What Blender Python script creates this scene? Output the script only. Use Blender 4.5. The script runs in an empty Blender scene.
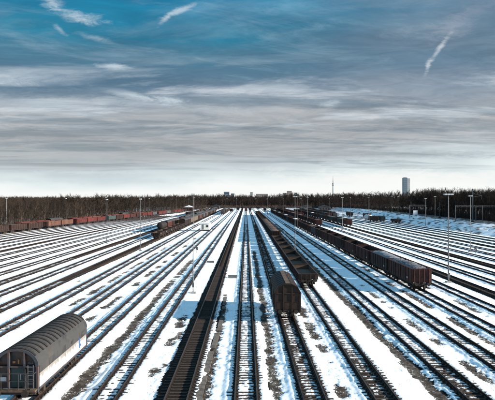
import bpy, math, random
import numpy as np
from mathutils import Vector, Matrix
random.seed(7); rng = np.random.default_rng(7)
SC = bpy.context.scene
COL = SC.collection
R = math.radians

# ------------------------------------------------------------ camera, light
EXPO = 1.3
cam = bpy.data.cameras.new('camera'); camo = bpy.data.objects.new('camera', cam); COL.objects.link(camo)
camo.location = (0, 0, 13.5); camo.rotation_euler = (R(90), 0, 0)
cam.sensor_width = 36; cam.lens = 36*560/495
cam.shift_x = 1.5/495; cam.shift_y = -1.2/495
cam.clip_start = 0.5; cam.clip_end = 30000
SC.camera = camo
SC.view_settings.view_transform = 'Standard'; SC.view_settings.look = 'None'
SC.view_settings.gamma = 1; SC.view_settings.exposure = EXPO
SC.render.resolution_x = 1024; SC.render.resolution_y = 827

SUN_EL, SUN_AZ = 18.0, 100.0      # azimuth clockwise from +Y: the sun stands to the right, a little behind
sd = Vector((math.sin(R(SUN_AZ))*math.cos(R(SUN_EL)), math.cos(R(SUN_AZ))*math.cos(R(SUN_EL)), math.sin(R(SUN_EL))))
sl = bpy.data.lights.new('sun', 'SUN'); sl.energy = 5.0; sl.angle = R(0.5); sl.color = (1.0, .95, .87)
so = bpy.data.objects.new('sun', sl); COL.objects.link(so)
so.rotation_euler = sd.to_track_quat('Z', 'Y').to_euler(); so.location = (200, 0, 100)

def s2l(c):
    return tuple(((v/255)/12.92 if v/255 <= .04045 else ((v/255+.055)/1.055)**2.4) for v in c)

class NT:
    """tiny node helper"""
    def __init__(s, nt): s.t = nt; s.n = nt.nodes; s.l = nt.links
    def node(s, ty, **kw):
        n = s.n.new(ty)
        for k, v in kw.items(): setattr(n, k, v)
        return n
    def put(s, sock, v):
        if v is None: return
        if hasattr(v, 'is_linked') or isinstance(v, bpy.types.NodeSocket): s.l.new(v, sock)
        else: sock.default_value = v
    def m(s, op, a, b=None, c=None, clamp=False):
        n = s.node('ShaderNodeMath', operation=op, use_clamp=clamp)
        s.put(n.inputs[0], a); s.put(n.inputs[1], b); s.put(n.inputs[2], c); return n.outputs[0]
    def sstep(s, v, a, b, lo=0., hi=1.):
        n = s.node('ShaderNodeMapRange', interpolation_type='SMOOTHSTEP')
        s.put(n.inputs[0], v); s.put(n.inputs[1], a); s.put(n.inputs[2], b); s.put(n.inputs[3], lo); s.put(n.inputs[4], hi)
        return n.outputs[0]
    def mix(s, f, a, b, mode='MIX'):
        n = s.node('ShaderNodeMix', data_type='RGBA', blend_type=mode)
        s.put(n.inputs[0], f)
        for k, v in ((6, a), (7, b)):
            if isinstance(v, tuple) and len(v) == 3: v = v+(1,)
            s.put(n.inputs[k], v)
        return n.outputs[2]
    def noise(s, vec, scale, detail=4, rough=.55, dist=0.):
        n = s.node('ShaderNodeTexNoise'); s.put(n.inputs['Vector'], vec)
        n.inputs['Scale'].default_value = scale; n.inputs['Detail'].default_value = detail
        n.inputs['Roughness'].default_value = rough; n.inputs['Distortion'].default_value = dist
        return n.outputs['Fac']
    def vec(s, x, y, z=0.):
        n = s.node('ShaderNodeCombineXYZ'); s.put(n.inputs[0], x); s.put(n.inputs[1], y); s.put(n.inputs[2], z); return n.outputs[0]
    def ramp(s, f, stops):
        n = s.node('ShaderNodeValToRGB'); e = n.color_ramp.elements
        while len(e) > 1: e.remove(e[-1])
        for i, (p, c) in enumerate(stops):
            k = e[0] if i == 0 else e.new(p)
            k.position = p; k.color = tuple(c)+(1,)
        s.put(n.inputs[0], f); return n.outputs[0]

# world: physical sky, seen through a wide layer of streaky cloud
W = bpy.data.worlds.new('World'); SC.world = W; W.use_nodes = True
W.node_tree.nodes.clear(); w = NT(W.node_tree)
STR = 0.1
tc = w.node('ShaderNodeTexCoord').outputs['Generated']
sp = w.node('ShaderNodeSeparateXYZ'); w.l.new(tc, sp.inputs[0]); dx, dy, dz = sp.outputs
sky = w.node('ShaderNodeTexSky', sky_type='NISHITA', sun_disc=False, sun_elevation=R(SUN_EL), sun_rotation=R(SUN_AZ))
def D(c): return tuple(v/STR/2**EXPO for v in s2l(c))
zc = w.m('MAXIMUM', dz, 0.)
den = w.m('ADD', zc, .05)
px_, py_ = w.m('DIVIDE', dx, den), w.m('DIVIDE', dy, den)
az = w.m('ARCTAN2', dx, dy)                      # 0 ahead, + to the right
wob = w.noise(w.vec(w.m('MULTIPLY', az, 2.), w.m('MULTIPLY', zc, 9.)), 1.6, 3)
elw = w.m('ADD', zc, w.m('MULTIPLY', w.m('SUBTRACT', wob, .5), .07))
# right side: brighter horizon, greyer top
rt = w.sstep(az, -.25, .42)
elr = w.m('SUBTRACT', elw, w.m('MULTIPLY', rt, w.sstep(zc, .0, .07, .0, .026)))
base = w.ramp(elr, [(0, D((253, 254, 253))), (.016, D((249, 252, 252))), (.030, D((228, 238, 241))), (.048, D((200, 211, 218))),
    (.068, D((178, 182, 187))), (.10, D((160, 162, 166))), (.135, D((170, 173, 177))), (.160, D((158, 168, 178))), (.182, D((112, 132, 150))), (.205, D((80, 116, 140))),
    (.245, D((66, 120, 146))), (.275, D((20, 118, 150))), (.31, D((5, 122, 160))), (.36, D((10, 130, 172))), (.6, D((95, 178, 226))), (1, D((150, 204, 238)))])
# veil of grey cloud on the upper right
veil_n = w.noise(w.vec(w.m('MULTIPLY', px_, .5), py_, 3.1), .55, 5, .6)
veil = w.m('MULTIPLY', w.m('MULTIPLY', w.sstep(az, .02, .36), w.sstep(zc, .12, .2)), w.sstep(veil_n, .3, .62))
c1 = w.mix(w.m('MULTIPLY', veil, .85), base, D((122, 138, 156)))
# light streaks and dark streaks, perspective stretched
n1 = w.noise(w.vec(w.m('MULTIPLY', px_, .42), w.m('ADD', py_, w.m('MULTIPLY', px_, .10))), 1.15, 8, .62, .35)
lowmask = w.sstep(zc, .025, .10)
midm = w.m('MULTIPLY', w.sstep(zc, .10, .15), w.sstep(zc, .245, .175))
lt = w.m('MULTIPLY', w.sstep(n1, .48, .60), lowmask)
amt = w.m('ADD', w.m('MULTIPLY', midm, .62), .12)
c2 = w.mix(w.m('MULTIPLY', lt, amt), c1, D((206, 214, 222)))
n2 = w.noise(w.vec(w.m('MULTIPLY', px_, .36), w.m('ADD', py_, w.m('MULTIPLY', px_, -.12)), 7.7), 1.2, 8, .66, .6)
dk = w.m('MULTIPLY', w.sstep(n2, .47, .62), w.m('MULTIPLY', w.sstep(zc, .035, .07), w.sstep(zc, .32, .22)))
c3 = w.mix(w.m('MULTIPLY', dk, .46), c2, D((84, 108, 126)))
# faint high cirrus with fine fibres
n3 = w.noise(w.vec(w.m('MULTIPLY', px_, .6), w.m('SUBTRACT', w.m('MULTIPLY', py_, 1.2), w.m('MULTIPLY', px_, .5))), 2.3, 9, .68, .5)
ci = w.m('MULTIPLY', w.sstep(n3, .5, .74), w.sstep(zc, .10, .16))
c4 = w.mix(w.m('MULTIPLY', ci, .30), c3, D((170, 196, 212)))
n5 = w.noise(w.vec(w.m('MULTIPLY', px_, .8), w.m('MULTIPLY', py_, 1.2), 11.), 2.2, 10, .68, 1.0)
tex = w.m('MULTIPLY', w.sstep(zc, .05, .12), w.m('MULTIPLY', w.m('SUBTRACT', n5, .5), 1.5))
c4 = w.mix(1., c4, w.vec(w.m('ADD', 1., tex), w.m('ADD', 1., w.m('MULTIPLY', tex, .8)), w.m('ADD', 1., w.m('MULTIPLY', tex, .65))), 'MULTIPLY')
# individual clouds of this sky, placed by direction
fwd = w.m('MAXIMUM', dy, .05)
U, V = w.m('DIVIDE', dx, fwd), w.m('DIVIDE', dz, fwd)
ahead = w.sstep(dy, .1, .4)
fib = w.m('ADD', w.m('MULTIPLY', w.noise(w.vec(w.m('MULTIPLY', U, 14.), w.m('MULTIPLY', V, 46.), 1.3), 1.3, 9, .72, .9), .75), w.m('MULTIPLY', w.noise(w.vec(w.m('MULTIPLY', U, 60.), w.m('MULTIPLY', V, 110.), 4.3), 1.2, 6, .7, .5), .25))
cur = c4
def puff(px, py, a, b, ang, k, col=(214, 226, 234)):
    global cur
    u0, v0 = (px-246)/560, (199-py)/560
    ca, sa = math.cos(R(ang)), math.sin(R(ang))
    du, dv = w.m('SUBTRACT', U, u0), w.m('SUBTRACT', V, v0)
    p = w.m('DIVIDE', w.m('ADD', w.m('MULTIPLY', du, ca), w.m('MULTIPLY', dv, sa)), a/560)
    q = w.m('DIVIDE', w.m('SUBTRACT', w.m('MULTIPLY', dv, ca), w.m('MULTIPLY', du, sa)), b/560)
    r = w.m('SQRT', w.m('ADD', w.m('MULTIPLY', p, p), w.m('MULTIPLY', q, q)))
    rr = w.m('ADD', r, w.m('MULTIPLY', w.m('SUBTRACT', fib, .5), 3.6))
    f = w.m('MULTIPLY', w.m('MULTIPLY', w.sstep(rr, 1.15, -.25), ahead), k)
    cur = w.mix(f, cur, D(col))
puff(78, 18, 30, 7, -12, .75); puff(52, 3, 14, 8, -10, .7); puff(116, 67, 20, 4, -3, .75); puff(60, 30, 12, 3, -40, .4)
puff(95, 38, 26, 4, -15, .3)
puff(20, 104, 60, 7, 3, .7, (176, 186, 196)); puff(135, 96, 40, 4.5, -10, .8); puff(100, 101, 90, 7, -2, .6, (190, 198, 206)); puff(172, 101, 20, 5, -6, .7); puff(240, 112, 60, 8, -2, .5, (196, 200, 206))
puff(182, 10, 24, 3.5, 22, .6); puff(168, 17, 14, 3, 40, .5); puff(285, 8, 50, 6, 6, .4, (130, 180, 205)); puff(320, 27, 26, 6, 15, .35, (150, 185, 205))
puff(440, 48, 24, 3.2, 55, .9, (200, 208, 216)); puff(428, 66, 12, 3, 75, .75, (205, 212, 220)); puff(452, 28, 34, 14, 20, .55, (160, 170, 184))
puff(410, 30, 40, 6, 12, .45, (150, 168, 184)); puff(475, 10, 40, 14, 20, .5, (140, 150, 168))
puff(360, 104, 80, 6, -2, .45, (92, 112, 134)); puff(385, 130, 90, 4, -1, .5, (104, 116, 130)); puff(330, 104, 14, 5, 5, .6)
puff(90, 84, 150, 13, 2, .7, (70, 104, 130)); puff(40, 80, 60, 6, 2, .35, (150, 172, 190)); puff(60, 135, 110, 9, 0, .45, (136, 142, 150))
puff(410, 155, 150, 5, 0, .6, (150, 158, 168)); puff(60, 161, 90, 4, 0, .5, (150, 166, 178)); puff(90, 173, 120, 3, 0, .55, (214, 228, 235))
puff(90, 181, 160, 4, 0, .5, (196, 214, 224)); puff(400, 178, 150, 9, 0, .95, (250, 250, 248)); puff(255, 170, 60, 5, 2, .5, (228, 232, 234))
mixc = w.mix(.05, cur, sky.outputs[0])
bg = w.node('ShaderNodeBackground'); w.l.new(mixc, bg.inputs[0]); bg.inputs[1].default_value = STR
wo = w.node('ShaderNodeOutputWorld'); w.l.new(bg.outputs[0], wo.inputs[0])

# ------------------------------------------------------------ materials
def mat(name, col, col2=None, scale=3., rough=.75, bump=.0, metal=0., rust=None, rust_amt=.5, spec=.3, bscale=None, thr=(.45, .65)):
    m = bpy.data.materials.new(name); m.use_nodes = True; m.node_tree.nodes.clear(); t = NT(m.node_tree)
    b = t.node('ShaderNodeBsdfPrincipled'); o = t.node('ShaderNodeOutputMaterial'); t.l.new(b.outputs[0], o.inputs[0])
    co = t.node('ShaderNodeTexCoord').outputs['Object']
    oi = t.node('ShaderNodeObjectInfo').outputs['Random']
    vm = t.node('ShaderNodeVectorMath', operation='ADD'); t.l.new(co, vm.inputs[0]); t.l.new(t.vec(t.m('MULTIPLY', oi, 37.), t.m('MULTIPLY', oi, 91.), 0.), vm.inputs[1])
    co = vm.outputs[0]
    n = t.noise(co, scale, 6, .62)
    c = t.mix(t.sstep(t.m('ADD', n, t.m('MULTIPLY', t.m('SUBTRACT', oi, .5), .14)), *thr), col, col2 if col2 else tuple(v*.62 for v in col))
    if rust:
        n2 = t.noise(co, scale*.45, 8, .7)
        c = t.mix(t.m('MULTIPLY', t.sstep(n2, .5, .62), rust_amt), c, rust)
    t.put(b.inputs['Base Color'], c)
    b.inputs['Roughness'].default_value = rough; b.inputs['Metallic'].default_value = metal
    b.inputs['Specular IOR Level'].default_value = spec
    if bump:
        bn = t.node('ShaderNodeBump'); t.l.new(t.noise(co, bscale or scale*3, 5), bn.inputs['Height'])
        bn.inputs['Distance'].default_value = bump; t.l.new(bn.outputs[0], b.inputs['Normal'])
    return m
M = {}
RUST = (.11, .045, .022)
M['rail'] = mat('rusty_rail', (.028, .016, .011), (.010, .007, .006), 2., .6, metal=.3)
M['railtop'] = mat('worn_rail_head', (.11, .075, .055), (.04, .028, .022), 1.5, .4, metal=.7)
M['wood'] = mat('sleeper_wood', (.046, .028, .019), (.014, .009, .007), 6., .9, .01)
M['iron'] = mat('black_iron', (.018, .014, .012), (.03, .018, .012), 4., .7)
M['brown'] = mat('brown_wagon_paint', (.024, .012, .009), (.012, .007, .006), 1.6, .55, rust=(.050, .025, .016), rust_amt=.6)
M['red'] = mat('red_wagon_paint', (.105, .018, .015), (.045, .010, .009), 1.2, .6, rust=(.05, .022, .014), rust_amt=.75)
M['redbrown'] = mat('oxide_red_paint', (.066, .018, .014), (.026, .010, .008), 1.6, .6, rust=(.045, .024, .016), rust_amt=.8)
M['orange'] = mat('faded_orange_brown_paint', (.10, .045, .030), (.05, .024, .018), 1.3, .65, rust=(.10, .05, .03), rust_amt=.5)
M['tan'] = mat('tan_wagon_paint', (.14, .10, .075), (.07, .05, .04), 1.0, .7, rust=(.10, .06, .04), rust_amt=.5)
M['grey'] = mat('grey_wagon_paint', (.085, .085, .09), (.05, .05, .055), 1.1, .6, rust=(.08, .05, .035), rust_amt=.5)
M['teal'] = mat('dark_green_paint', (.03, .06, .06), (.02, .035, .035), 1.1, .6, rust=RUST, rust_amt=.4)
M['inside'] = mat('wagon_inside_steel', (.045, .028, .02), (.025, .016, .012), 1.5, .85, rust=(.09, .04, .022), rust_amt=.6)
M['plank'] = mat('weathered_wagon_floor', (.10, .065, .045), (.05, .034, .026), 2.5, .9)
M['scrap'] = mat('grey_scrap_load', (.20, .20, .21), (.035, .034, .036), 4.2, .8, .05)
M['heap'] = mat('brown_bulk_load', (.10, .06, .045), (.05, .032, .025), 1.2, .95, .05)
M['snowload'] = mat('snow_cover', (.86, .88, .9), (.78, .8, .83), 1.5, .8, .02, spec=.1)
M['roofgrey'] = mat('dirty_grey_roof', (.040, .038, .037), (.022, .021, .021), .9, .6, .01, rust=(.06, .05, .042), rust_amt=.5)
M['white'] = mat('white_side_paint', (.74, .73, .70), (.62, .60, .57), .8, .55, rust=(.36, .29, .22), rust_amt=.35)
def grime_panel():
    m = M['white_panel'] = mat('grimy_white_panel', (.74, .73, .70), (.6, .58, .55), .8, .55)
    t = NT(m.node_tree); b = next(n for n in t.n if n.type == 'BSDF_PRINCIPLED'); src = b.inputs['Base Color'].links[0].from_socket
    co = t.node('ShaderNodeTexCoord').outputs['Object']; sp_ = t.node('ShaderNodeSeparateXYZ'); t.l.new(co, sp_.inputs[0])
    mp = t.vec(t.m('MULTIPLY', sp_.outputs[1], 1.), 0., t.m('MULTIPLY', sp_.outputs[2], .35))
    n = t.noise(mp, 3.2, 6, .65); n2 = t.noise(co, 7., 5, .65)
    k = t.m('ADD', sp_.outputs[2], t.m('MULTIPLY', t.m('SUBTRACT', n, .5), 1.7))
    f = t.m('MAXIMUM', t.sstep(k, 1.62, 1.95), t.m('MULTIPLY', t.sstep(n2, .58, .7), .55))
    t.l.new(t.mix(t.m('MULTIPLY', f, .85), src, (.10, .085, .07)), b.inputs['Base Color'])
grime_panel()
M['blue'] = mat('blue_paint', (.03, .09, .24), (.02, .06, .17), 3., .5)
M['navy'] = mat('dark_blue_grey_steel', (.040, .043, .052), (.022, .023, .028), 1.4, .55, rust=RUST, rust_amt=.5)
M['yellow'] = mat('ochre_paint', (.30, .14, .04), (.2, .09, .03), 4., .6)
M['mast'] = mat('galvanised_mast', (.16, .16, .16), (.10, .10, .105), 3., .55, metal=.2)
M['mastdark'] = mat('dark_steel_mast', (.07, .066, .062), (.04, .037, .034), 3., .6)
M['lamp'] = mat('white_lamp_housing', (.5, .5, .49), (.38, .38, .38), 3., .5)
M['glass'] = mat('lamp_glass', (.5, .52, .55), (.45, .47, .5), 3., .15, spec=.6)
M['cover'] = mat('dirty_trough_cover', (.125, .105, .088), (.07, .058, .048), 2., .95, .01)
M['concrete'] = mat('concrete', (.30, .29, .27), (.20, .19, .18), 2., .9, .01)
M['bark'] = mat('tree_bark', (.11, .088, .068), (.06, .048, .038), 1., .95)
M['twig'] = mat('winter_twigs', (.078, .054, .040), (.026, .019, .015), .12, .95, thr=(.35, .65))
M['twigdark'] = mat('shade_darkened_twigs', (.060, .040, .031), (.020, .015, .013), .12, .95, thr=(.35, .65))  # darker copy of the sunlit left wood's twigs; right wood's shade put into colour
M['ever'] = mat('evergreen_needles', (.02, .03, .015), (.012, .016, .01), .5, .95)
M['bluewin'] = mat('blue_window_glass', (.05, .12, .17), (.03, .08, .12), 1., .25, spec=.6)
M['facade'] = mat('grey_facade', (.24, .27, .29), (.20, .23, .25), .02, .8)
M['facade_l'] = mat('pale_facade', (.5, .5, .47), (.42, .42, .4), .05, .8)
M['facade_t'] = mat('warm_facade', (.42, .30, .24), (.34, .25, .2), .05, .8)
M['towersh'] = mat('tower_concrete', (.20, .21, .22), (.17, .18, .19), .02, .9)
M['signwhite'] = mat('white_sign_face', (.82, .82, .80), (.75, .75, .73), 1., .5)

# ------------------------------------------------------------ mesh builder
class MB:
    def __init__(s): s.v = []; s.f = []; s.mi = []; s.smooth = False
    def add(s, vs, fs, mi=0):
        o = len(s.v); s.v += [tuple(v) for v in vs]; s.f += [tuple(i+o for i in f) for f in fs]; s.mi += [mi]*len(fs); return s
    def box(s, x0, x1, y0, y1, z0, z1, mi=0):
        v = [(x0, y0, z0), (x1, y0, z0), (x1, y1, z0), (x0, y1, z0), (x0, y0, z1), (x1, y0, z1), (x1, y1, z1), (x0, y1, z1)]
        return s.add(v, [(0, 3, 2, 1), (4, 5, 6, 7), (0, 1, 5, 4), (1, 2, 6, 5), (2, 3, 7, 6), (3, 0, 4, 7)], mi)
    def bar(s, a, b, r0, r1=None, n=6, mi=0, cap=True):
        a, b = Vector(a), Vector(b); r1 = r0 if r1 is None else r1
        d = (b-a).normalized(); u = d.orthogonal().normalized(); v = d.cross(u)
        vs = []
        for p, r in ((a, r0), (b, r1)):
            for k in range(n):
                t = 2*math.pi*k/n; vs.append(p+u*math.cos(t)*r+v*math.sin(t)*r)
        fs = [(k, (k+1) % n, n+(k+1) % n, n+k) for k in range(n)]
        if cap: fs += [tuple(range(n-1, -1, -1)), tuple(range(n, 2*n))]
        return s.add(vs, fs, mi)
    def prism(s, prof, y0, y1, mi=0, caps=True):      # profile (x,z) extruded along y
        n = len(prof)
        vs = [(x, y0, z) for x, z in prof]+[(x, y1, z) for x, z in prof]
        fs = [(k, (k+1) % n, n+(k+1) % n, n+k) for k in range(n)]
        if caps: fs += [tuple(range(n-1, -1, -1)), tuple(range(n, 2*n))]
        return s.add(vs, fs, mi)
    def lathe(s, prof, n=16, mi=0, cx=0, cy=0):        # (r,z) about z
        vs = []; fs = []
        for r, z in prof:
            for k in range(n):
                t = 2*math.pi*k/n; vs.append((cx+r*math.cos(t), cy+r*math.sin(t), z))
        for j in range(len(prof)-1):
            for k in range(n):
                fs.append((j*n+k, j*n+(k+1) % n, (j+1)*n+(k+1) % n, (j+1)*n+k))
        fs.append(tuple(range(n-1, -1, -1))); fs.append(tuple(range((len(prof)-1)*n, len(prof)*n)))
        return s.add(vs, fs, mi)
    def mesh(s, name, mats):
        me = bpy.data.meshes.new(name); me.from_pydata(s.v, [], s.f)
        for m in mats: me.materials.append(m)
        if len(mats) > 1: me.polygons.foreach_set('material_index', s.mi)
        if s.smooth: me.shade_smooth()
        me.update(); return me
    def build(s, name, mats, parent=None, loc=(0, 0, 0)):
        if not isinstance(mats, (list, tuple)): mats = [mats]
        o = bpy.data.objects.new(name, s.mesh(name, mats)); COL.objects.link(o); o.location = loc
        if parent: o.parent = parent
        return o

def np_mesh(name, verts, faces, mats):
    """verts (n,3) float, faces (m,4) or (m,3) int"""
    me = bpy.data.meshes.new(name); k = faces.shape[1]
    me.vertices.add(len(verts)); me.vertices.foreach_set('co', np.ascontiguousarray(verts, dtype=np.float32).ravel())
    me.loops.add(faces.size); me.loops.foreach_set('vertex_index', np.ascontiguousarray(faces, dtype=np.int32).ravel())
    me.polygons.add(len(faces)); me.polygons.foreach_set('loop_start', np.arange(0, faces.size, k, dtype=np.int32))
    me.polygons.foreach_set('loop_total', np.full(len(faces), k, dtype=np.int32))
    for m in mats: me.materials.append(m)
    me.update(calc_edges=True); return me

def tag(o, label=None, cat=None, group=None, kind=None):
    if label: o['label'] = label
    if cat: o['category'] = cat
    if group: o['group'] = group
    if kind: o['kind'] = kind
    return o
def empty(name, loc=(0, 0, 0), rz=0.):
    o = bpy.data.objects.new(name, None); COL.objects.link(o); o.location = loc; o.rotation_euler = (0, 0, rz); o.empty_display_size = .3
    return o
def copy_tree(o, parent=None):
    c = o.copy(); COL.objects.link(c); c.parent = parent
    for ch in list(o.children): copy_tree(ch, c)
    return c
ORD = ['', 'first', 'second', 'third', 'fourth', 'fifth', 'sixth', 'seventh', 'eighth', 'ninth', 'tenth', 'eleventh', 'twelfth', 'thirteenth',
       'fourteenth', 'fifteenth', 'sixteenth', 'seventeenth', 'eighteenth', 'nineteenth', 'twentieth', 'twenty-first', 'twenty-second',
       'twenty-third', 'twenty-fourth', 'twenty-fifth', 'twenty-sixth', 'twenty-seventh', 'twenty-eighth', 'twenty-ninth', 'thirtieth',
       'thirty-first', 'thirty-second', 'thirty-third', 'thirty-fourth', 'thirty-fifth', 'thirty-sixth', 'thirty-seventh', 'thirty-eighth']

# ------------------------------------------------------------ tracks: plan
# (X at 200 m, snow state) ; states: snow, mixed, bare
TR = []
for x, st in [(-4.7, 'bare'), (-9.55, 'snow'), (-14.85, 'snow'), (-19.9, 'snow'), (-25.0, 'snow'), (-30.1, 'barefar'), (-34.8, 'snow'), (-39.3, 'barefar2'),
              (-44.0, 'snow'), (-48.7, 'snow'), (-53.4, 'light'), (-58.1, 'snow'), (-62.8, 'dark'), (-67.5, 'snow'), (-72.2, 'light'), (-76.9, 'dark'), (-81.6, 'light'), (-86.3, 'snow'), (-91.0, 'light'), (-95.6, 'light')]:
    TR.append((x, st))
for x, st in [(0, 'half'), (4.6, 'mixed'), (9.4, 'half'), (15.6, 'half'), (20.5, 'half'), (25.4, 'snow'), (30.3, 'snow'), (35.1, 'bare'), (39.9, 'snow'), (44.6, 'snow'),
              (49.5, 'bare'), (54.4, 'light'), (59.3, 'light'), (64.2, 'light'), (69.1, 'dark'), (74.0, 'light'), (78.9, 'light'), (83.6, 'light')]:
    TR.append((x, st))
TR.sort()
TX = np.array([t[0] for t in TR]); TS = [t[1] for t in TR]
def kfan(x0): return .092*max(0., (-x0-55)/40.)
TK = np.array([kfan(x) for x in TX])
def track_x(i, y): return TX[i]+TK[i]*(np.maximum(y, 200)-200) if TK[i] else TX[i]+0*np.asarray(y, float)
YEND = []
for i in range(len(TR)):
    e = 800.
    if TK[i] and i < len(TR)-1:
        d = (TX[i+1]-TX[i]-2.0)/max(TK[i]-TK[i+1], 1e-4)
        e = min(800., 200+d)
    YEND.append(e)
YEND[0] = 640.

# ---- value noise
def vnoise(x, y, seed=0):
    xi = np.floor(x).astype(np.int64); yi = np.floor(y).astype(np.int64); fx = x-xi; fy = y-yi
    fx = fx*fx*(3-2*fx); fy = fy*fy*(3-2*fy)
    def h(a, b):
        n = (a*374761393+b*668265263+seed*982451653) & 0x7fffffff
        n = ((n ^ (n >> 13))*1274126177) & 0x7fffffff
        return ((n ^ (n >> 16)) & 0xffff)/65535.
    return (h(xi, yi)*(1-fx)+h(xi+1, yi)*fx)*(1-fy)+(h(xi, yi+1)*(1-fx)+h(xi+1, yi+1)*fx)*fy
def fbm(x, y, seed=0, o=4):
    a = .5; s = 0; t = 0
    for k in range(o): s = s+a*vnoise(x*2**k, y*2**k, seed+k*17); t += a; a *= .55
    return s/t*2-1          # about -1..1

A_IN = {'bare': -1.2, 'barefar': .3, 'barefar2': .3, 'snow': .46, 'half': .36, 'mixed': .10, 'light': .55, 'dark': -.2}
# dirt strips: x, width, y0, y1, coverage, wobble
STRIPS = [(-2.85, .26, 36, 80, .9, .12), (2.15, .34, 36, 150, .95, .22), (6.75, .42, 36, 110, .62, .35), (13.4, .46, 30, 260, 1.0, .30), (12.1, .35, 61, 64, 1.2, .1),
          (-7.25, .36, 36, 72, .5, .12), (-6.7, .25, 36, 66, .35, .1), (-12.15, .42, 30, 130, .9, .2), (-17.6, .42, 60, 200, .62, .25), (-22.4, .35, 70, 170, .55, .2), (-27.6, .3, 75, 200, .3, .2),
          (18.1, .32, 36, 95, .55, .25), (23.1, .36, 50, 120, .60, .25), (27.9, .38, 50, 130, .60, .25), (32.6, .3, 80, 160, .3, .2), (-47, .3, 60, 260, .2, .2), (-56, .3, 100, 260, .1, .2), (7.4, .3, 95, 160, .3, .2), (17.8, .3, 95, 160, .25, .2)]

def ground_fn(x, y):
    """height, snow potential, soil share for points of the yard"""
    nx = len(x)
    z = np.full(nx, -.16); s = np.full(nx, .95); soil = np.ones(nx)
    n_big = fbm(x*.35, y*.16, 3); n_med = fbm(x*1.3, y*.9, 5); n_fin = fbm(x*4.1, y*3.3, 9, 3)
    s = s+n_fin*.45+n_med*.42+n_big*.35
    for xs, wd, y0, y1, cov, wb in STRIPS:
        near = np.abs(x-xs) < 2.2
        if not near.any(): continue
        xx, yy = x[near], y[near]
        c = xs+wb*fbm(yy*.16+xs*7, yy*0+xs, 21, 3)
        on = np.clip((fbm(yy*.22+xs*3, yy*0+xs*1.7, 31, 3)+(cov*2-1)*.9)*3.5, 0, 1)
        fade = np.clip((yy-y0)/3, 0, 1)*np.clip((y1-yy)/8, 0, 1)
        wv = wd*(1+.55*fbm(yy*.6+xs*5, yy*0, 41, 4))-.12*(fbm(xx*2.1, yy*1.4, 57, 3) > .12)
        g = 1.0/(1+np.exp((np.abs(xx-c+n_fin[near]*.30+n_med[near]*.22)-wv)/.10))
        s[near] -= 2.0*g*on*fade*np.clip(1.05+1.0*fbm(xx*3.3, yy*2.1, 61, 3), .1, 1.3)+.55*np.exp(-((xx-c)/.8)**2)*fade*cov
    for i, X in enumerate(TX):
        tx = track_x(i, y)
        d = x-tx; ad = np.abs(d)
        k = (ad < 2.4) & (y < YEND[i])
        if not k.any(): continue
        a = np.full(nx, A_IN[TS[i]])
        if TS[i] == 'barefar': a = np.where(y > 92, -1.2, .2)
        if TS[i] == 'barefar2': a = np.where(y > 128, -1.2, .2)
        if TS[i] == 'half': a = a-np.clip((52-y)/16, 0, 1)*(.0 if abs(TX[i]) < 5 else .45)
        dd, kk = ad[k], k
        rough = n_fin[k]*.50+n_med[k]*.30
        bed = 1/(1+np.exp((dd-1.55-n_med[k]*.12)/.10))             # sleepers' zone
        z[k] = z[k]*(1-bed)+(-.035)*bed
        bare = a[k] < -.8
        s_in = a[k]+rough
        # outside the rails, over the sleeper ends, snow lies thicker
        outer = np.clip((dd-.92)/.45, 0, 1)
        s_in = np.where(bare, s_in+0*outer, s_in+outer*.62)
        rd = np.abs(dd-.7525)
        s_in = s_in-1.6*np.exp(-(rd/.165)**2)
        hw = np.where(d[k] < 0, 1.50, 1.04)
        if TS[i] in ('barefar', 'barefar2'): hw = 1.0+.5*np.clip((y[k]-{'barefar': 92, 'barefar2': 128}[TS[i]])/40, 0, 1)
        wbare = 1/(1+np.exp((dd-hw-n_med[k]*.28-n_fin[k]*.12-.07*np.sin(y[k]*9.97+2*n_med[k]))/.07))
        wtrk = 1/(1+np.exp((dd-1.28)/.12))
        ww = np.where(bare, wbare, wtrk)
        s[k] = s[k]*(1-ww)+s_in*ww
        soil[k] = 1-1/(1+np.exp((dd-1.75)/.08))
    sc = np.clip(s, 0, 1)
    infield = np.clip((soil), 0, 1)
    dep = (.075*infield+.052*(1-infield))
    z = z+dep*(sc*sc*(3-2*sc))**.8+(.006*n_fin+.02*n_med)*np.clip(sc+.3, 0, 1)
    return z, s, soil

def cols_between(x0, x1, step):
    return np.arange(x0, x1+step*.5, step)
def cols_tracks(offs, ref_y):
    xs = []
    for X in TX: xs += [X+o for o in offs]
    return xs
OFFB = [-2.35, -2.1, -1.9, -1.75, -1.6, -1.45, -1.3, -1.15, -1.02, -.92, -.83, -.75, -.67, -.58, -.45, -.25, 0, .25, .45, .58, .67, .75, .83, .92, 1.02, 1.15, 1.3, 1.45, 1.6, 1.75, 1.9, 2.1, 2.35]
OFFC = [-2.2, -1.85, -1.5, -1.25, -1.02, -.9, -.6, -.45, 0, .45, .6, .9, 1.02, 1.25, 1.5, 1.85, 2.2]
def merge_cols(xs, lo, hi, extra=()):
    xs = sorted([v for v in list(xs)+list(extra) if lo < v < hi]+[lo, hi]); out = [xs[0]]
    for v in xs[1:]:
        if v-out[-1] > .045: out.append(v)
    return np.array(out)
blocks = []
blocks.append((cols_between(-33, 33, .095), np.arange(24, 76.01, .135)))
exb = np.arange(-68, 68, .55)
blocks.append((merge_cols(cols_tracks(OFFB, 0), -66, 66, [v for xs in (12.0, 13.1, 13.4, 13.7, 14.0, 12.7, 7, 6.6, 7.3) for v in (xs,)]), np.arange(76, 150.01, .27)))
def fan_cols(y):   # columns shifted with the fan, for far blocks
    return None
VV = []; FF = []; AS = []; AO = []; off = 0
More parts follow.
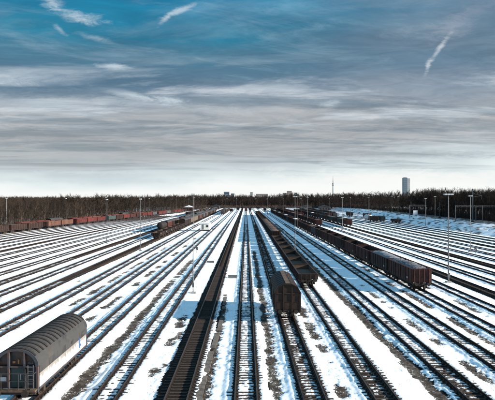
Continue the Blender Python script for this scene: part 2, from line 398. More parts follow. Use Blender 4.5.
def add_block(xs, ys, fan=False):
    global off
    gx, gy = np.meshgrid(xs, ys)
    if fan:   # shear the columns so that they follow the fanning tracks
        kk = np.interp(gx, TX, TK); gx = gx+kk*(np.maximum(gy, 200)-200)
    x = gx.ravel(); y = gy.ravel()
    z, s, o = ground_fn(x, y)
    VV.append(np.stack([x, y, z], 1)); AS.append(s); AO.append(o)
    nc = len(xs); nr = len(ys)
    a = (np.arange(nr-1)[:, None]*nc+np.arange(nc-1)[None]).ravel()+off
    FF.append(np.stack([a, a+1, a+nc+1, a+nc], 1)); off += len(x)
for xs, ys in blocks: add_block(xs, ys)
xc = merge_cols(cols_tracks(OFFC, 0), -98, 88)
def crop_cols(xs, ymax): lim = .50*ymax+6; return xs[np.abs(xs) <= lim]
for y0, y1, st in ((150, 205, .6), (205, 300, .95)): add_block(xc, np.arange(y0, y1+.01, (y1-y0)/round((y1-y0)/st)), True)
for y0, y1, st in ((300, 450, 2.2), (450, 850, 8)): add_block(xc, np.arange(y0, y1+.01, (y1-y0)/round((y1-y0)/st)), True)
# sides of near block beyond detailed columns
add_block(np.concatenate([np.arange(-60, -32.9, 1.)]), np.arange(24, 76.01, 1.)); add_block(np.arange(33, 60, 1.), np.arange(24, 76.01, 1.))
me = np_mesh('yard_ground', np.concatenate(VV), np.concatenate(FF), [])
at = me.attributes.new('snow', 'FLOAT', 'POINT'); at.data.foreach_set('value', np.concatenate(AS).astype(np.float32))
at = me.attributes.new('soil', 'FLOAT', 'POINT'); at.data.foreach_set('value', np.concatenate(AO).astype(np.float32))
me.shade_smooth()

def ground_material():
    m = bpy.data.materials.new('snow_on_ballast'); m.use_nodes = True; m.node_tree.nodes.clear(); t = NT(m.node_tree)
    b = t.node('ShaderNodeBsdfPrincipled'); o = t.node('ShaderNodeOutputMaterial'); t.l.new(b.outputs[0], o.inputs[0])
    co = t.node('ShaderNodeTexCoord').outputs['Object']
    s = t.node('ShaderNodeAttribute', attribute_name='snow').outputs['Fac']
    so_ = t.node('ShaderNodeAttribute', attribute_name='soil').outputs['Fac']
    nf = t.noise(co, 9., 5, .65); nff = t.noise(co, 34., 3, .6); nb = t.noise(co, .7, 5, .6)
    sv = t.m('ADD', s, t.m('ADD', t.m('MULTIPLY', t.m('SUBTRACT', nf, .5), .75), t.m('MULTIPLY', t.m('SUBTRACT', nff, .5), .35)))
    big = t.noise(co, .45, 4, .6)
    speck = t.m('MULTIPLY', t.sstep(t.noise(co, 10., 6, .75), .56, .62), t.sstep(big, .40, .54))
    sv = t.m('SUBTRACT', sv, t.m('MULTIPLY', speck, 1.35))
    bits = t.m('MULTIPLY', t.sstep(t.noise(co, 7., 6, .75), .55, .60), so_)
    sv = t.m('ADD', sv, t.m('MULTIPLY', bits, 1.05))
    k = t.sstep(sv, .03, .17)
    ballast = t.mix(t.sstep(nff, .42, .68), (.004, .0035, .003), (.022, .017, .014))
    dirt = t.mix(t.sstep(nf, .35, .68), (.105, .085, .068), (.038, .030, .024))
    patch = t.noise(co, 1.7, 7, .7)
    dirt = t.mix(t.sstep(nff, .5, .72), dirt, (.20, .172, .145))
    dirt = t.mix(t.m('MULTIPLY', t.sstep(patch, .60, .42), .85), dirt, (.022, .017, .014))
    grd = t.mix(t.sstep(so_, .3, .7), ballast, dirt)
    sn = t.mix(nb, (.91, .93, .95), (.86, .88, .905))
    grime = t.m('MULTIPLY', t.sstep(sv, .75, .15), t.sstep(t.noise(co, 5., 6, .7), .40, .62))
    sn = t.mix(t.m('MULTIPLY', grime, .7), sn, (.36, .32, .28))
    t.put(b.inputs['Base Color'], t.mix(k, grd, sn))
    t.put(b.inputs['Roughness'], t.m('ADD', t.m('MULTIPLY', k, -.2), .95)); b.inputs['Specular IOR Level'].default_value = .12
    h = t.m('ADD', t.m('MULTIPLY', k, .04), t.m('MULTIPLY', nff, t.m('SUBTRACT', .05, t.m('MULTIPLY', k, .035))))
    bn = t.node('ShaderNodeBump'); t.l.new(h, bn.inputs['Height']); bn.inputs['Distance'].default_value = 1.; bn.inputs['Strength'].default_value = .6
    t.l.new(bn.outputs[0], b.inputs['Normal'])
    return m
me.materials.append(ground_material())
yg = bpy.data.objects.new('yard_ground', me); COL.objects.link(yg); tag(yg, kind='structure')

# terrain sheet to the horizon (snow fields, leaf litter under the woods)
def terrain_material():
    m = bpy.data.materials.new('winter_land'); m.use_nodes = True; m.node_tree.nodes.clear(); t = NT(m.node_tree)
    b = t.node('ShaderNodeBsdfPrincipled'); o = t.node('ShaderNodeOutputMaterial'); t.l.new(b.outputs[0], o.inputs[0])
    co = t.node('ShaderNodeTexCoord').outputs['Object']
    n = t.noise(co, .05, 8, .65); n2 = t.noise(co, .8, 6, .65)
    f = t.sstep(t.m('ADD', n, t.m('MULTIPLY', t.m('SUBTRACT', n2, .5), .6)), .44, .56)
    t.put(b.inputs['Base Color'], t.mix(f, (.07, .05, .038), (.80, .83, .87))); b.inputs['Roughness'].default_value = .95
    return m
tb = MB()
def sheet(mb, x0, x1, y0, y1, z): mb.add([(x0, y0, z), (x1, y0, z), (x1, y1, z), (x0, y1, z)], [(0, 1, 2, 3)])
sheet(tb, -12000, 12000, -3000, 20000, -.55)
tag(tb.build('ground', terrain_material()), kind='structure')

# snow bank along the right-hand edge of the yard
def bank():
    ys = np.concatenate([np.arange(60, 300, 1.5), np.arange(300, 760, 6)])
    us = np.linspace(0, 1, 22)
    gy, gu = np.meshgrid(ys, us, indexing='ij'); y = gy.ravel(); u = gu.ravel()
    edge = 87.5+np.interp(y, [60, 200, 330, 540, 760], [0, 0, 4, 20, 30])
    x = edge+u*26
    h = np.interp(u, [0, .03, .14, .36, .46, 1], [-.3, -.1, .7, 2.3, 2.7, 2.9])
    z = h+fbm(x*.5, y*.3, 77)*.35*np.clip(u*6, 0, 1)+fbm(x*1.6, y*1.2, 78)*.12
    sn = .32+fbm(x*.8, y*.35, 79)*1.4-np.clip((u-.45)*3, 0, .7)
    nc = len(us); nr = len(ys); a = (np.arange(nr-1)[:, None]*nc+np.arange(nc-1)[None]).ravel()
    F = np.stack([a, a+1, a+nc+1, a+nc], 1)
    me = np_mesh('snow_bank', np.stack([x, y, z], 1), F, [yg.data.materials[0]])
    q = me.attributes.new('snow', 'FLOAT', 'POINT'); q.data.foreach_set('value', sn.astype(np.float32))
    q = me.attributes.new('soil', 'FLOAT', 'POINT'); q.data.foreach_set('value', np.ones(len(x), np.float32))
    me.shade_smooth()
    o = bpy.data.objects.new('snow_bank', me); COL.objects.link(o); tag(o, kind='structure')
bank()

# ------------------------------------------------------------ tracks: rails and sleepers
RP = [(-.07, 0), (.07, 0), (.07, .018), (.012, .035), (.012, .118), (.036, .130), (.036, .160), (-.036, .160), (-.036, .130), (-.012, .118), (-.012, .035), (-.07, .018)]
GZ = .012
def rail_mesh(path, side):
    mb = MB(); n = len(RP)
    for (x, y) in path:
        mb.v += [(x+side*.7535+px, y, GZ+pz) for px, pz in RP]
    for j in range(len(path)-1):
        for k in range(n):
            mb.f.append((j*n+k, j*n+(k+1) % n, (j+1)*n+(k+1) % n, (j+1)*n+k)); mb.mi.append(1 if k == 6 else 0)
    mb.f.append(tuple(range(n-1, -1, -1))); mb.mi.append(0)
    e = (len(path)-1)*n; mb.f.append(tuple(range(e, e+n))); mb.mi.append(0)
    return mb
slp = []
for q in range(4):
    mb = MB(); r = random.Random(q)
    j = lambda a: a*(1+r.uniform(-.01, .01))
    x, y0, z0, z1, c = j(1.3), .13, -.15, 0., .015
    prof = [(-y0, z0), (y0, z0), (y0, z1-c), (y0-c, z1), (-y0+c, z1), (-y0, z1-c)]
    vs = [(-x, a, b) for a, b in prof]+[(x, a+r.uniform(-.015, .015), b) for a, b in prof]
    fs = [(k, (k+1) % 6, 6+(k+1) % 6, 6+k) for k in range(6)]+[tuple(range(5, -1, -1)), tuple(range(6, 12))]
    mb.add(vs, fs); slp.append(mb.mesh('sleeper', [M['wood']]))
DSP = .63
order_r = sorted([i for i in range(len(TX)) if TX[i] > 1], key=lambda i: TX[i]); order_l = sorted([i for i in range(len(TX)) if TX[i] < -1], key=lambda i: -TX[i])
STW = {'bare': 'snow-free black railway track', 'barefar': 'railway track that turns snow-free further off', 'barefar2': 'railway track, dark and bare in the distance', 'snow': 'snow-covered railway track',
       'half': 'railway track with sleepers showing through snow', 'mixed': 'railway track with brown sleepers mostly clear of snow', 'light': 'railway track nearly buried in snow', 'dark': 'railway track showing dark through thin snow'}
for i, X in enumerate(TX):
    st = TS[i]
    if X == 0: lab = 'middle railway track running straight away below the viewpoint, sleepers showing through snow'
    elif X > 0: lab = '%s, %s right of the middle track' % (STW[st], ORD[order_r.index(i)+1])
    else: lab = '%s, %s left of the middle track' % (STW[st], ORD[order_l.index(i)+1])
    root = empty('railway_track', (X, 30, 0)); tag(root, lab, 'railway track', 'parallel tracks of the marshalling yard')
    ye = YEND[i]
    ys = [24, 200, ye] if TK[i] else [24, ye]
    path = [(float(track_x(i, np.array([float(y)]))[0])-X, y-30) for y in ys]
    for sd_ in (-1, 1): rail_mesh(path, sd_).build('rail', [M['rail'], M['railtop']], root)
    # sleepers
    y0 = max(31., (abs(X)-2)/.46)
    yy = 24+DSP*math.ceil((y0-24)/DSP); cnt = 0; plates = MB()
    while yy < 112 and cnt < 300:
        o = bpy.data.objects.new('sleeper', slp[random.randrange(4)]); COL.objects.link(o); o.parent = root
        o.location = (random.uniform(-.04, .04), yy-30, random.uniform(-.012, .006)); o.rotation_euler = (0, 0, random.uniform(-.015, .015))
        if yy < 75 and abs(X) < 23:
            for s_ in (-1, 1):
                for s2 in (-1, 1):
                    cx = s_*.7535+s2*.105; plates.box(cx-.045, cx+.045, yy-30-.07, yy-30+.07, -.01, .045)
        yy += DSP; cnt += 1
    if plates.v: o = plates.build('rail_fastening', M['iron'], root); o['kind'] = 'stuff'
    far = np.arange(yy, min(ye, 300), DSP)
    if st in ('light',): far = far[far < 230]
    if len(far):
        tx = track_x(i, far)-X
        n = len(far); hx, hy = 1.3, .13
        base_ = np.array([(-hx, -hy, -.1), (hx, -hy, -.1), (hx, hy, -.1), (-hx, hy, -.1), (-hx, -hy, -.003), (hx, -hy, -.003), (hx, hy, -.003), (-hx, hy, -.003)])
        v = base_[None]+np.stack([tx+rng.uniform(-.04, .04, n), far-30, rng.uniform(-.012, .006, n)], 1)[:, None]
        f = np.array([(4, 5, 6, 7), (0, 1, 5, 4), (1, 2, 6, 5), (3, 0, 4, 7)])[None]+(np.arange(n)*8)[:, None, None]
        o = bpy.data.objects.new('sleeper_row', np_mesh('sleeper_row', v.reshape(-1, 3), f.reshape(-1, 4), [M['wood']])); COL.objects.link(o); o.parent = root; o['kind'] = 'stuff'

# ------------------------------------------------------------ wagons (local y runs along the wagon from its near end)
RT = .172     # top of rail
def wheel_mb(x, y, r=.46):
    mb = MB(); s = 1 if x > 0 else -1
    n = 18; prof = [(.0, 0), (r*.45, .0), (r*.55, .03), (r*.86, .03), (r*.86, -.02), (r, -.02), (r, .10), (r+.03, .13), (r+.03, .15), (.0, .15)]
    vs = []; fs = []
    for pr, px in prof[1:-1]:
        for k in range(n):
            t = 2*math.pi*k/n; vs.append((x-s*px, y+pr*math.cos(t), RT+r+pr*math.sin(t)))
    m_ = len(prof)-2
    for a in range(m_-1):
        for k in range(n): fs.append((a*n+k, a*n+(k+1) % n, (a+1)*n+(k+1) % n, (a+1)*n+k))
    fs += [tuple(range(n-1, -1, -1)), tuple(range((m_-1)*n, m_*n))]
    mb.add(vs, fs); return mb
def buffer_mb(x, y, out):       # out = -1 near end, +1 far end
    mb = MB(); z = RT+1.0
    mb.bar((x, y, z), (x, y+out*.28, z), .10, .09, 10); mb.bar((x, y+out*.28, z), (x, y+out*.42, z), .065, .065, 10)
    mb.bar((x, y+out*.42, z), (x, y+out*.47, z), .23, .235, 14); mb.box(x-.16, x+.16, y-.01*out, y+.03*out, z-.16, z+.16) if out > 0 else mb.box(x-.16, x+.16, y-.03, y+.01, z-.16, z+.16)
    return mb
def coupling_mb(y, out):
    mb = MB(); z = RT+1.0
    mb.bar((0, y, z), (0, y+out*.32, z-.04), .05, .04, 8)
    for s in (-1, 1): mb.bar((s*.07, y+out*.2, z-.03), (s*.06, y+out*.42, z-.42), .022, .022, 6)
    mb.bar((-.09, y+out*.42, z-.42), (.09, y+out*.42, z-.42), .03, .03, 6)
    mb.bar((.35, y, z-.1), (.30, y+out*.25, z-.55), .028, .028, 6); mb.bar((-.35, y, z-.1), (-.30, y+out*.25, z-.55), .028, .028, 6)
    return mb
def bogie(root, yc, wheels=True):
    fr = MB()
    for s in (-1, 1):
        fr.box(s*.98-.07, s*.98+.07, yc-1.25, yc+1.25, RT+.48, RT+.66)
        fr.box(s*.98-.09, s*.98+.09, yc-.35, yc+.35, RT+.28, RT+.48)
        for q in (-.9, .9): fr.box(s*1.0-.11, s*1.0+.11, yc+q-.19, yc+q+.19, RT+.30, RT+.62)
        for q in (-.9, .9): fr.bar((s*1.08, yc+q-.23, RT+.30), (s*1.08, yc+q-.23, RT+.5), .05, .05, 6); fr.bar((s*1.08, yc+q+.23, RT+.30), (s*1.08, yc+q+.23, RT+.5), .05, .05, 6)
    fr.box(-.95, .95, yc-.16, yc+.16, RT+.42, RT+.70)
    b = fr.build('bogie', M['iron'], root)
    for q in (-.9, .9):
        for s in (-1, 1): wheel_mb(s*.80, yc+q).build('wheel', M['iron'], b)
        MB().bar((-.75, yc+q, RT+.46), (.75, yc+q, RT+.46), .08, .08, 8).build('axle', M['iron'], b)
    return b
def axle_set(root, yc, W_=1.0):
    fr = MB()
    for s in (-1, 1):
        fr.box(s*W_-.11, s*W_+.11, yc-.18, yc+.18, RT+.30, RT+.64); fr.box(s*W_-.03, s*W_+.03, yc-.42, yc+.42, RT+.62, RT+.92)
        fr.bar((s*(W_+.03), yc-.6, RT+.86), (s*(W_+.03), yc, RT+.68), .04, .05, 6); fr.bar((s*(W_+.03), yc+.6, RT+.86), (s*(W_+.03), yc, RT+.68), .04, .05, 6)
    b = fr.build('axle_guard', M['iron'], root)
    for s in (-1, 1): wheel_mb(s*.80, yc, .5).build('wheel', M['iron'], b)
    MB().bar((-.75, yc, RT+.5), (.75, yc, RT+.5), .08, .08, 8).build('axle', M['iron'], b)
def bar_axis(mb): return mb
def shell(mb, x, y0, y1, z0, z1, t=.07, fl=.12):
    """open box: outer faces slot 0, inner faces slot 1"""
    mb.box(-x, -x+t, y0, y1, z0, z1, 0); mb.box(x-t, x, y0, y1, z0, z1, 0)
    mb.box(-x+t, x-t, y0, y0+t, z0, z1, 0); mb.box(-x+t, x-t, y1-t, y1, z0, z1, 0)
    mb.box(-x+t, x-t, y0+t, y1-t, z0, z0+fl, 1)
    e = .004
    mb.box(-x+t, -x+t+e, y0+t, y1-t, z0+fl, z1-.05, 1); mb.box(x-t-e, x-t, y0+t, y1-t, z0+fl, z1-.05, 1)
    mb.box(-x+t+e, x-t-e, y0+t, y0+t+e, z0+fl, z1-.05, 1); mb.box(-x+t+e, x-t-e, y1-t-e, y1-t, z0+fl, z1-.05, 1)
    # top flange
    mb.box(-x-.05, -x+t+.03, y0-.05, y1+.05, z1, z1+.09, 0); mb.box(x-t-.03, x+.05, y0-.05, y1+.05, z1, z1+.09, 0)
    mb.box(-x+t+.03, x-t-.03, y0-.05, y0+t+.03, z1, z1+.09, 0); mb.box(-x+t+.03, x-t-.03, y1-t-.03, y1+.05, z1, z1+.09, 0)
def open_wagon(L=13.1, ztop=3.15, zfl=1.2, paint='brown', detail=2, gap=.49, inside='inside', cat='wagon'):
    root = empty('open_goods_wagon'); zt = RT+ztop; zf = RT+zfl; y0, y1 = gap, gap+L
    mb = MB(); shell(mb, 1.42, y0, y1, zf, zt)
    nr = max(5, int(L/1.35)); ys = [y0+.25+(L-.5)*k/nr for k in range(nr+1)]
    xs = (-1.08, -.36, .36, 1.08)
    if detail < 2:
        for y in ys:
            for s in (-1, 1): mb.box(s*1.47-.05, s*1.47+.05, y-.06, y+.06, zf-.05, zt-.002)
        for x in xs: mb.box(x-.06, x+.06, y0-.10, y0-.001, zf-.05, zt-.002); mb.box(x-.06, x+.06, y1+.001, y1+.10, zf-.05, zt-.002)
    b = mb.build('body', [M[paint], M[inside]], root)
    for sl_ in b.material_slots: sl_.link = 'OBJECT'
    b.material_slots[0].material = M[paint]; b.material_slots[1].material = M[inside]
    if detail == 2:
        rib = MB().box(-.05, .05, -.06, .06, zf-.05, zt-.004).mesh('rib', [M[paint]]); 
        post = MB().box(-.065, .065, -.055, .055, zf-.05, zt-.004).mesh('end_post', [M[paint]])
        for y in ys:
            for s in (-1, 1):
                o = bpy.data.objects.new('rib', rib); COL.objects.link(o); o.parent = root; o.location = (s*1.472, y, 0); o.material_slots[0].link = 'OBJECT'; o.material_slots[0].material = M[paint]
        for x in xs:
            for yy in (y0-.057, y1+.057):
                o = bpy.data.objects.new('end_post', post); COL.objects.link(o); o.parent = root; o.location = (x, yy, 0); o.material_slots[0].link = 'OBJECT'; o.material_slots[0].material = M[paint]
        for s in (-1, 1):
            for kk in (int(nr*.25), int(nr*.7)):
                d = MB(); x = s*1.425; ya, yb = ys[kk]+.09, ys[kk+1]-.09
                d.box(min(x, x+s*.03), max(x, x+s*.03), ya, yb, zf+.1, zt-.12); d.bar((x+s*.045, (ya+yb)/2, zf+.15), (x+s*.045, (ya+yb)/2, zt-.2), .022, .022, 6)
                o = d.build('side_door', M[paint], root)
                MB().box(min(x+s*.03, x+s*.06), max(x+s*.03, x+s*.06), ya+.1, yb-.1, (zf+zt)/2-.05, (zf+zt)/2+.05).build('door_latch', M['iron'], o)
        # small white lettering plate
        for s in (-1, 1):
            x = s*1.422; MB().box(min(x, x+s*.012), max(x, x+s*.012), ys[1]+.15, ys[1]+1.0, zf+.35, zf+.6).build('data_plate', M['lamp'], root)
        xb = MB().box(-1.42, 1.42, y0-.03, y0-.001, zf+.75, zf+.87).build('end_beam', M[paint], root)
    uf = MB(); uf.box(-.28, .28, y0+.1, y1-.1, RT+.86, zf-.001); uf.box(-1.3, -1.16, y0+.1, y1-.1, RT+.92, zf-.001); uf.box(1.16, 1.3, y0+.1, y1-.1, RT+.92, zf-.001)
    uf.box(-1.36, 1.36, y0-.02, y0+.099, RT+.82, zf-.06); uf.box(-1.36, 1.36, y1-.099, y1+.02, RT+.82, zf-.06)
    if detail < 2:
        for yc in (y0+2.0, y1-2.0):
            for s in (-1, 1):
                uf.box(s*.98-.07, s*.98+.07, yc-1.25, yc+1.25, RT+.40, RT+.7)
                for q in (-.9, .9): uf.bar((s*.72, yc+q, RT+.46), (s*.86, yc+q, RT+.46), .46, .46, 12)
        for s in (-1, 1):
            for y_, o_ in ((y0, -1), (y1, 1)): uf.bar((s*.875, y_, RT+1.0), (s*.875, y_+o_*.5, RT+1.0), .1, .1, 8)
    uf.build('underframe', M['iron'], root)
    if detail == 2:
        bogie(root, y0+2.0); bogie(root, y1-2.0)
        for s in (-1, 1):
            for y_, o_ in ((y0, -1), (y1, 1)): buffer_mb(s*.875, y_-.02*(-o_)*-1, o_).build('buffer', M['iron'], root)
        coupling_mb(y0, -1).build('coupling', M['iron'], root)
    root['len'] = L+2*gap
    return root
def paint_of(root, key, inside=None):
    for o in root.children:
        if o.type == 'MESH' and o.material_slots and o.material_slots[0].link == 'OBJECT':
            o.material_slots[0].material = M[key]
            if inside and len(o.material_slots) > 1: o.material_slots[1].material = M[inside]
def heap_mesh(name, L, x, amp, m, seed, peak=.5):
    ny, nx = int(L/.35), 10
    gy, gx = np.meshgrid(np.linspace(0, L, ny), np.linspace(-x, x, nx), indexing='ij'); y = gy.ravel(); xx = gx.ravel()
    z = amp*(1-(xx/x)**2*.75)*(.65+.35*np.cos((y/L-.5)*math.pi*.9))*(1+.5*peak*fbm(y*.5+seed, xx*0+seed, seed, 2))+fbm(y*2.3+seed*9, xx*2.3, seed, 3)*.16*amp*2
    a = (np.arange(ny-1)[:, None]*nx+np.arange(nx-1)[None]).ravel()
    V = np.stack([xx, y, z], 1); F = np.stack([a, a+1, a+nx+1, a+nx], 1)
    # skirt down to the wagon floor
    idx = list(range(nx))+[r*nx+nx-1 for r in range(1, ny)]+[(ny-1)*nx+c for c in range(nx-2, -1, -1)]+[r*nx for r in range(ny-2, 0, -1)]
    V2 = V[idx].copy(); V2[:, 2] = -1.0; n0 = len(V); V = np.concatenate([V, V2]); k = len(idx)
    S = np.array([(idx[(q+1) % k], idx[q], n0+q, n0+(q+1) % k) for q in range(k)])
    return np_mesh(name, V, np.concatenate([F, S]), [m])

proto_hi = open_wagon(detail=2); proto_lo = open_wagon(detail=1)
P_LEN = proto_hi['len']
used = set()
def put(proto, x, y, label, group, paint=None, inside=None, rz=0.):
    if proto.name not in used: used.add(proto.name); o = proto
    else: o = copy_tree(proto)
    o.location = (x, y, 0); o.rotation_euler = (0, 0, rz); tag(o, label, 'goods wagon', group)
    if paint: paint_of(o, paint, inside)
    return o
LOADS = {}
def load(kind, x, y, z, label, group, L=12.6, amp=.5, rz=0.):
    key = (kind, random.randrange(3), round(amp, 1))
    if key not in LOADS: LOADS[key] = heap_mesh({'scrap': 'scrap_load', 'heap': 'bulk_load', 'snowload': 'snow_load'}[kind], L, 1.33, amp, M[kind], len(LOADS)+3)
    o = bpy.data.objects.new({'scrap': 'scrap_load', 'heap': 'bulk_load', 'snowload': 'snow_load'}[kind], LOADS[key]); COL.objects.link(o)
    o.location = (x, y, z); o.rotation_euler = (0, 0, rz); tag(o, label, 'load', group); return o

# -- R1: long train of open wagons on the right
gR1 = 'open wagons of the long right-hand train'
cols = ['redbrown', 'brown', 'brown', 'redbrown', 'brown', 'redbrown', 'redbrown', 'brown', 'grey']
y = 80.5; k = 0
CN = {'redbrown': 'oxide red', 'brown': 'dark brown', 'grey': 'dull grey', 'red': 'bright red', 'orange': 'faded orange-brown', 'tan': 'pale tan', 'teal': 'dark green'}
while y < 540:
    k += 1; c = cols[(k-1) % len(cols)] if k > 3 else ['redbrown', 'brown', 'redbrown'][k-1]
    full = k in (1, 2) or (k > 8 and k % 5 == 0)
    lab = '%s open wagon%s, %s in the long right-hand train' % (CN[c], ' heaped with grey scrap' if full and k < 3 else (' with a load' if full else ', empty'), ORD[k])
    put(proto_hi if y < 150 else proto_lo, 25.4, y, lab, gR1, c, 'inside')
    if full: load('scrap' if k < 6 else random.choice(['heap', 'snowload']), 25.4, y+.75, RT+2.95, 'load filling the %s wagon of the long right-hand train' % ORD[k], 'loads in the open wagons', amp=.55 if k < 3 else .3)
    y += P_LEN
# -- R2, R3 and further rows
def row(x, y0, y1, name, colset, loaded=.15, proto=None, gap_at=(), rz=0., xf=None):
    y = y0; k = 0
    while y < y1:
        k += 1
        if k in gap_at: y += P_LEN*1.3; continue
        c = random.choice(colset); xx = xf(y) if xf else x
        full = random.random() < loaded
        put(proto or proto_lo, xx, y, '%s open wagon%s, %s in %s' % (CN[c], ', loaded' if full else '', ORD[k], name), 'wagons of '+name, c, 'inside', rz)
        if full: load(random.choice(['heap', 'snowload', 'scrap']), xx, y+.75, RT+2.95, 'load in the %s wagon of %s' % (ORD[k], name), 'loads in the open wagons', amp=.3, rz=rz)
        y += P_LEN
row(35.1, 268, 610, 'the second wagon row on the right', ['redbrown', 'brown', 'redbrown', 'brown', 'orange'], .1)
row(49.5, 268, 560, 'the third wagon row on the right', ['brown', 'redbrown', 'brown', 'teal'], .25)
row(39.9, 400, 640, 'the short far right row', ['redbrown', 'red', 'brown'], .1)
row(59.3, 395, 600, 'the fourth wagon row on the right', ['brown', 'teal', 'redbrown'], .3)
row(69.1, 440, 600, 'the outermost wagon row on the right', ['brown', 'grey', 'brown'], .5)
row(30.3, 560, 640, 'the far row beside the long train', ['brown', 'redbrown'], .1)

# -- centre: low open wagons and the tall loaded ones behind
proto_low = open_wagon(L=11.9, ztop=1.95, zfl=1.15, paint='brown', detail=2, inside='plank')
paint_of(proto_low, 'brown', 'plank')
yc = 84.; k = 0; LL = proto_low['len']
while yc < 172:
    k += 1
    o = put(proto_low, 9.4, yc, 'empty low-sided dark brown wagon, %s from the near end of the middle row' % ORD[k], 'empty low-sided wagons in the middle row', 'brown', 'plank' if k % 3 else 'inside')
    yc += LL
k = 0; yt = yc+.5
while yt < 460:
    k += 1
    put(proto_lo, 9.4, yt, 'tall dark wagon with a brown load, %s behind the low-sided wagons' % ORD[k], 'tall wagons in the middle row', 'brown', 'inside')
    if k < 9: load('heap', 9.4, yt+.75, RT+3.0, 'brown load on the %s tall wagon behind the low-sided wagons' % ORD[k], 'loads in the open wagons', amp=.35)
    yt += P_LEN

# -- brown covered wagon with bevelled roof on the track right of the middle one
def covered_wagon(L=10.6):
    root = empty('covered_goods_wagon'); y0, y1 = .6, .6+L; f = RT+1.15
    prof = [(-1.40, f), (1.40, f), (1.40, RT+2.95), (1.02, RT+3.62), (.42, RT+3.92), (-.42, RT+3.92), (-1.02, RT+3.62), (-1.40, RT+2.95)]
    MB().prism(prof, y0, y1).build('body', M['brown'], root)
    roof = MB()
    rp = [(1.47, RT+2.93), (1.06, RT+3.68), (.44, RT+3.99), (-.44, RT+3.99), (-1.06, RT+3.68), (-1.47, RT+2.93), (-1.41, RT+2.93), (-1.025, RT+3.635), (-.425, RT+3.935), (.425, RT+3.935), (1.025, RT+3.635), (1.41, RT+2.93)]
    roof.prism(rp, y0-.16, y1+.16)
    rf = roof.build('roof', M['brown'], root); rf.data.materials[0] = mat('dark_brown_roof', (.026, .015, .011), (.016, .010, .008), 1.2, .7, .01, rust=(.045, .028, .02), rust_amt=.4)
    n = 8
    for k in range(n+1):
        yy = y0+L*k/n; r = MB()
        r.prism([(p[0]*1.012, p[1]+.03) for p in rp[:6]]+[(p[0], p[1]-.001) for p in rp[5::-1]], yy-.03, yy+.03); r.build('roof_rib', M['brown'], rf)
    wk = MB().box(-.24, .24, y0-.1, y1+.1, RT+4.03, RT+4.07).build('roof_walkway', M['plank'], root)
    # end frames: posts, beams, diagonal braces, hatch
    for ye_, s in ((y0, -1), (y1, 1)):
        a, b = (ye_-.09, ye_-.001) if s < 0 else (ye_+.001, ye_+.09)
        for x in (-1.34, -.47, .47, 1.34):
            MB().box(x-.06, x+.06, a, b, RT+.9, RT+(2.93 if abs(x) > 1 else 3.86)).build('end_post', M['brown'], root)
        c, d = (a+.025, b-.0) if s < 0 else (a, b-.025)
        MB().box(-1.28, 1.28, c+.03*(s > 0)*0, d, RT+2.86, RT+2.98).build('end_beam', M['brown'], root) if False else None
        for xa, xb in ((-1.28, -.53), (-.41, .41), (.53, 1.28)):
            MB().box(xa, xb, c, d, RT+2.86, RT+2.98).build('end_beam', M['brown'], root)
            MB().box(xa, xb, c, d, RT+1.95, RT+2.03).build('end_beam', M['brown'], root)
            MB().box(xa+.03, xb-.03, c+.03 if s < 0 else c, d if s < 0 else d-.03, RT+1.2, RT+1.93).build('end_panel', M['brown'], root)
    for sd_ in (-1, 1):
        for k in range(n+1):
            yy = y0+.08+(L-.16)*k/n
            x = sd_*1.401; MB().box(min(x, x+sd_*.07), max(x, x+sd_*.07), yy-.05, yy+.05, RT+.95, RT+2.9).build('side_post', M['brown'], root)
        x = sd_*1.401; dr = MB().box(min(x, x+sd_*.05), max(x, x+sd_*.05), y0+L/2-1.25, y0+L/2-.06, RT+1.2, RT+2.85).build('sliding_door', M['brown'], root)
        MB().box(min(x+sd_*.05, x+sd_*.09), max(x+sd_*.05, x+sd_*.09), y0+L/2-1.2, y0+L/2-1.12, RT+1.7, RT+2.1).build('handle', M['iron'], dr)
    uf = MB(); uf.box(-.3, .3, y0+.12, y1-.12, RT+.84, f-.001); uf.box(-1.36, 1.36, y0-.02, y0+.119, RT+.82, f-.001); uf.box(-1.36, 1.36, y1-.119, y1+.02, RT+.82, f-.001)
    for s in (-1, 1): uf.box(s*1.27-.07, s*1.27+.07, y0+.12, y1-.12, RT+.86, f-.001); uf.box(s*1.25-.15, s*1.25+.15, y0+.05, y0+.35, RT+.42, RT+.46); uf.bar((s*1.38, y0+.08, RT+.46), (s*1.38, y0+.08, RT+1.6), .015, .015, 6)
    uf.box(-.5, .5, y0+3.6, y0+4.6, RT+.45, RT+.8)
    uf.build('underframe', M['iron'], root)
    axle_set(root, y0+2.1); axle_set(root, y1-2.1)
    for s in (-1, 1): buffer_mb(s*.875, y0-.02, -1).build('buffer', M['iron'], root); buffer_mb(s*.875, y1+.02, 1).build('buffer', M['iron'], root)
    coupling_mb(y0-.02, -1).build('coupling', M['iron'], root)
    return root
cw = covered_wagon(); cw.location = (4.6, 61.0, 0)
tag(cw, 'lone dark brown covered wagon with sloping roof sides standing just right of the middle track', 'goods wagon')

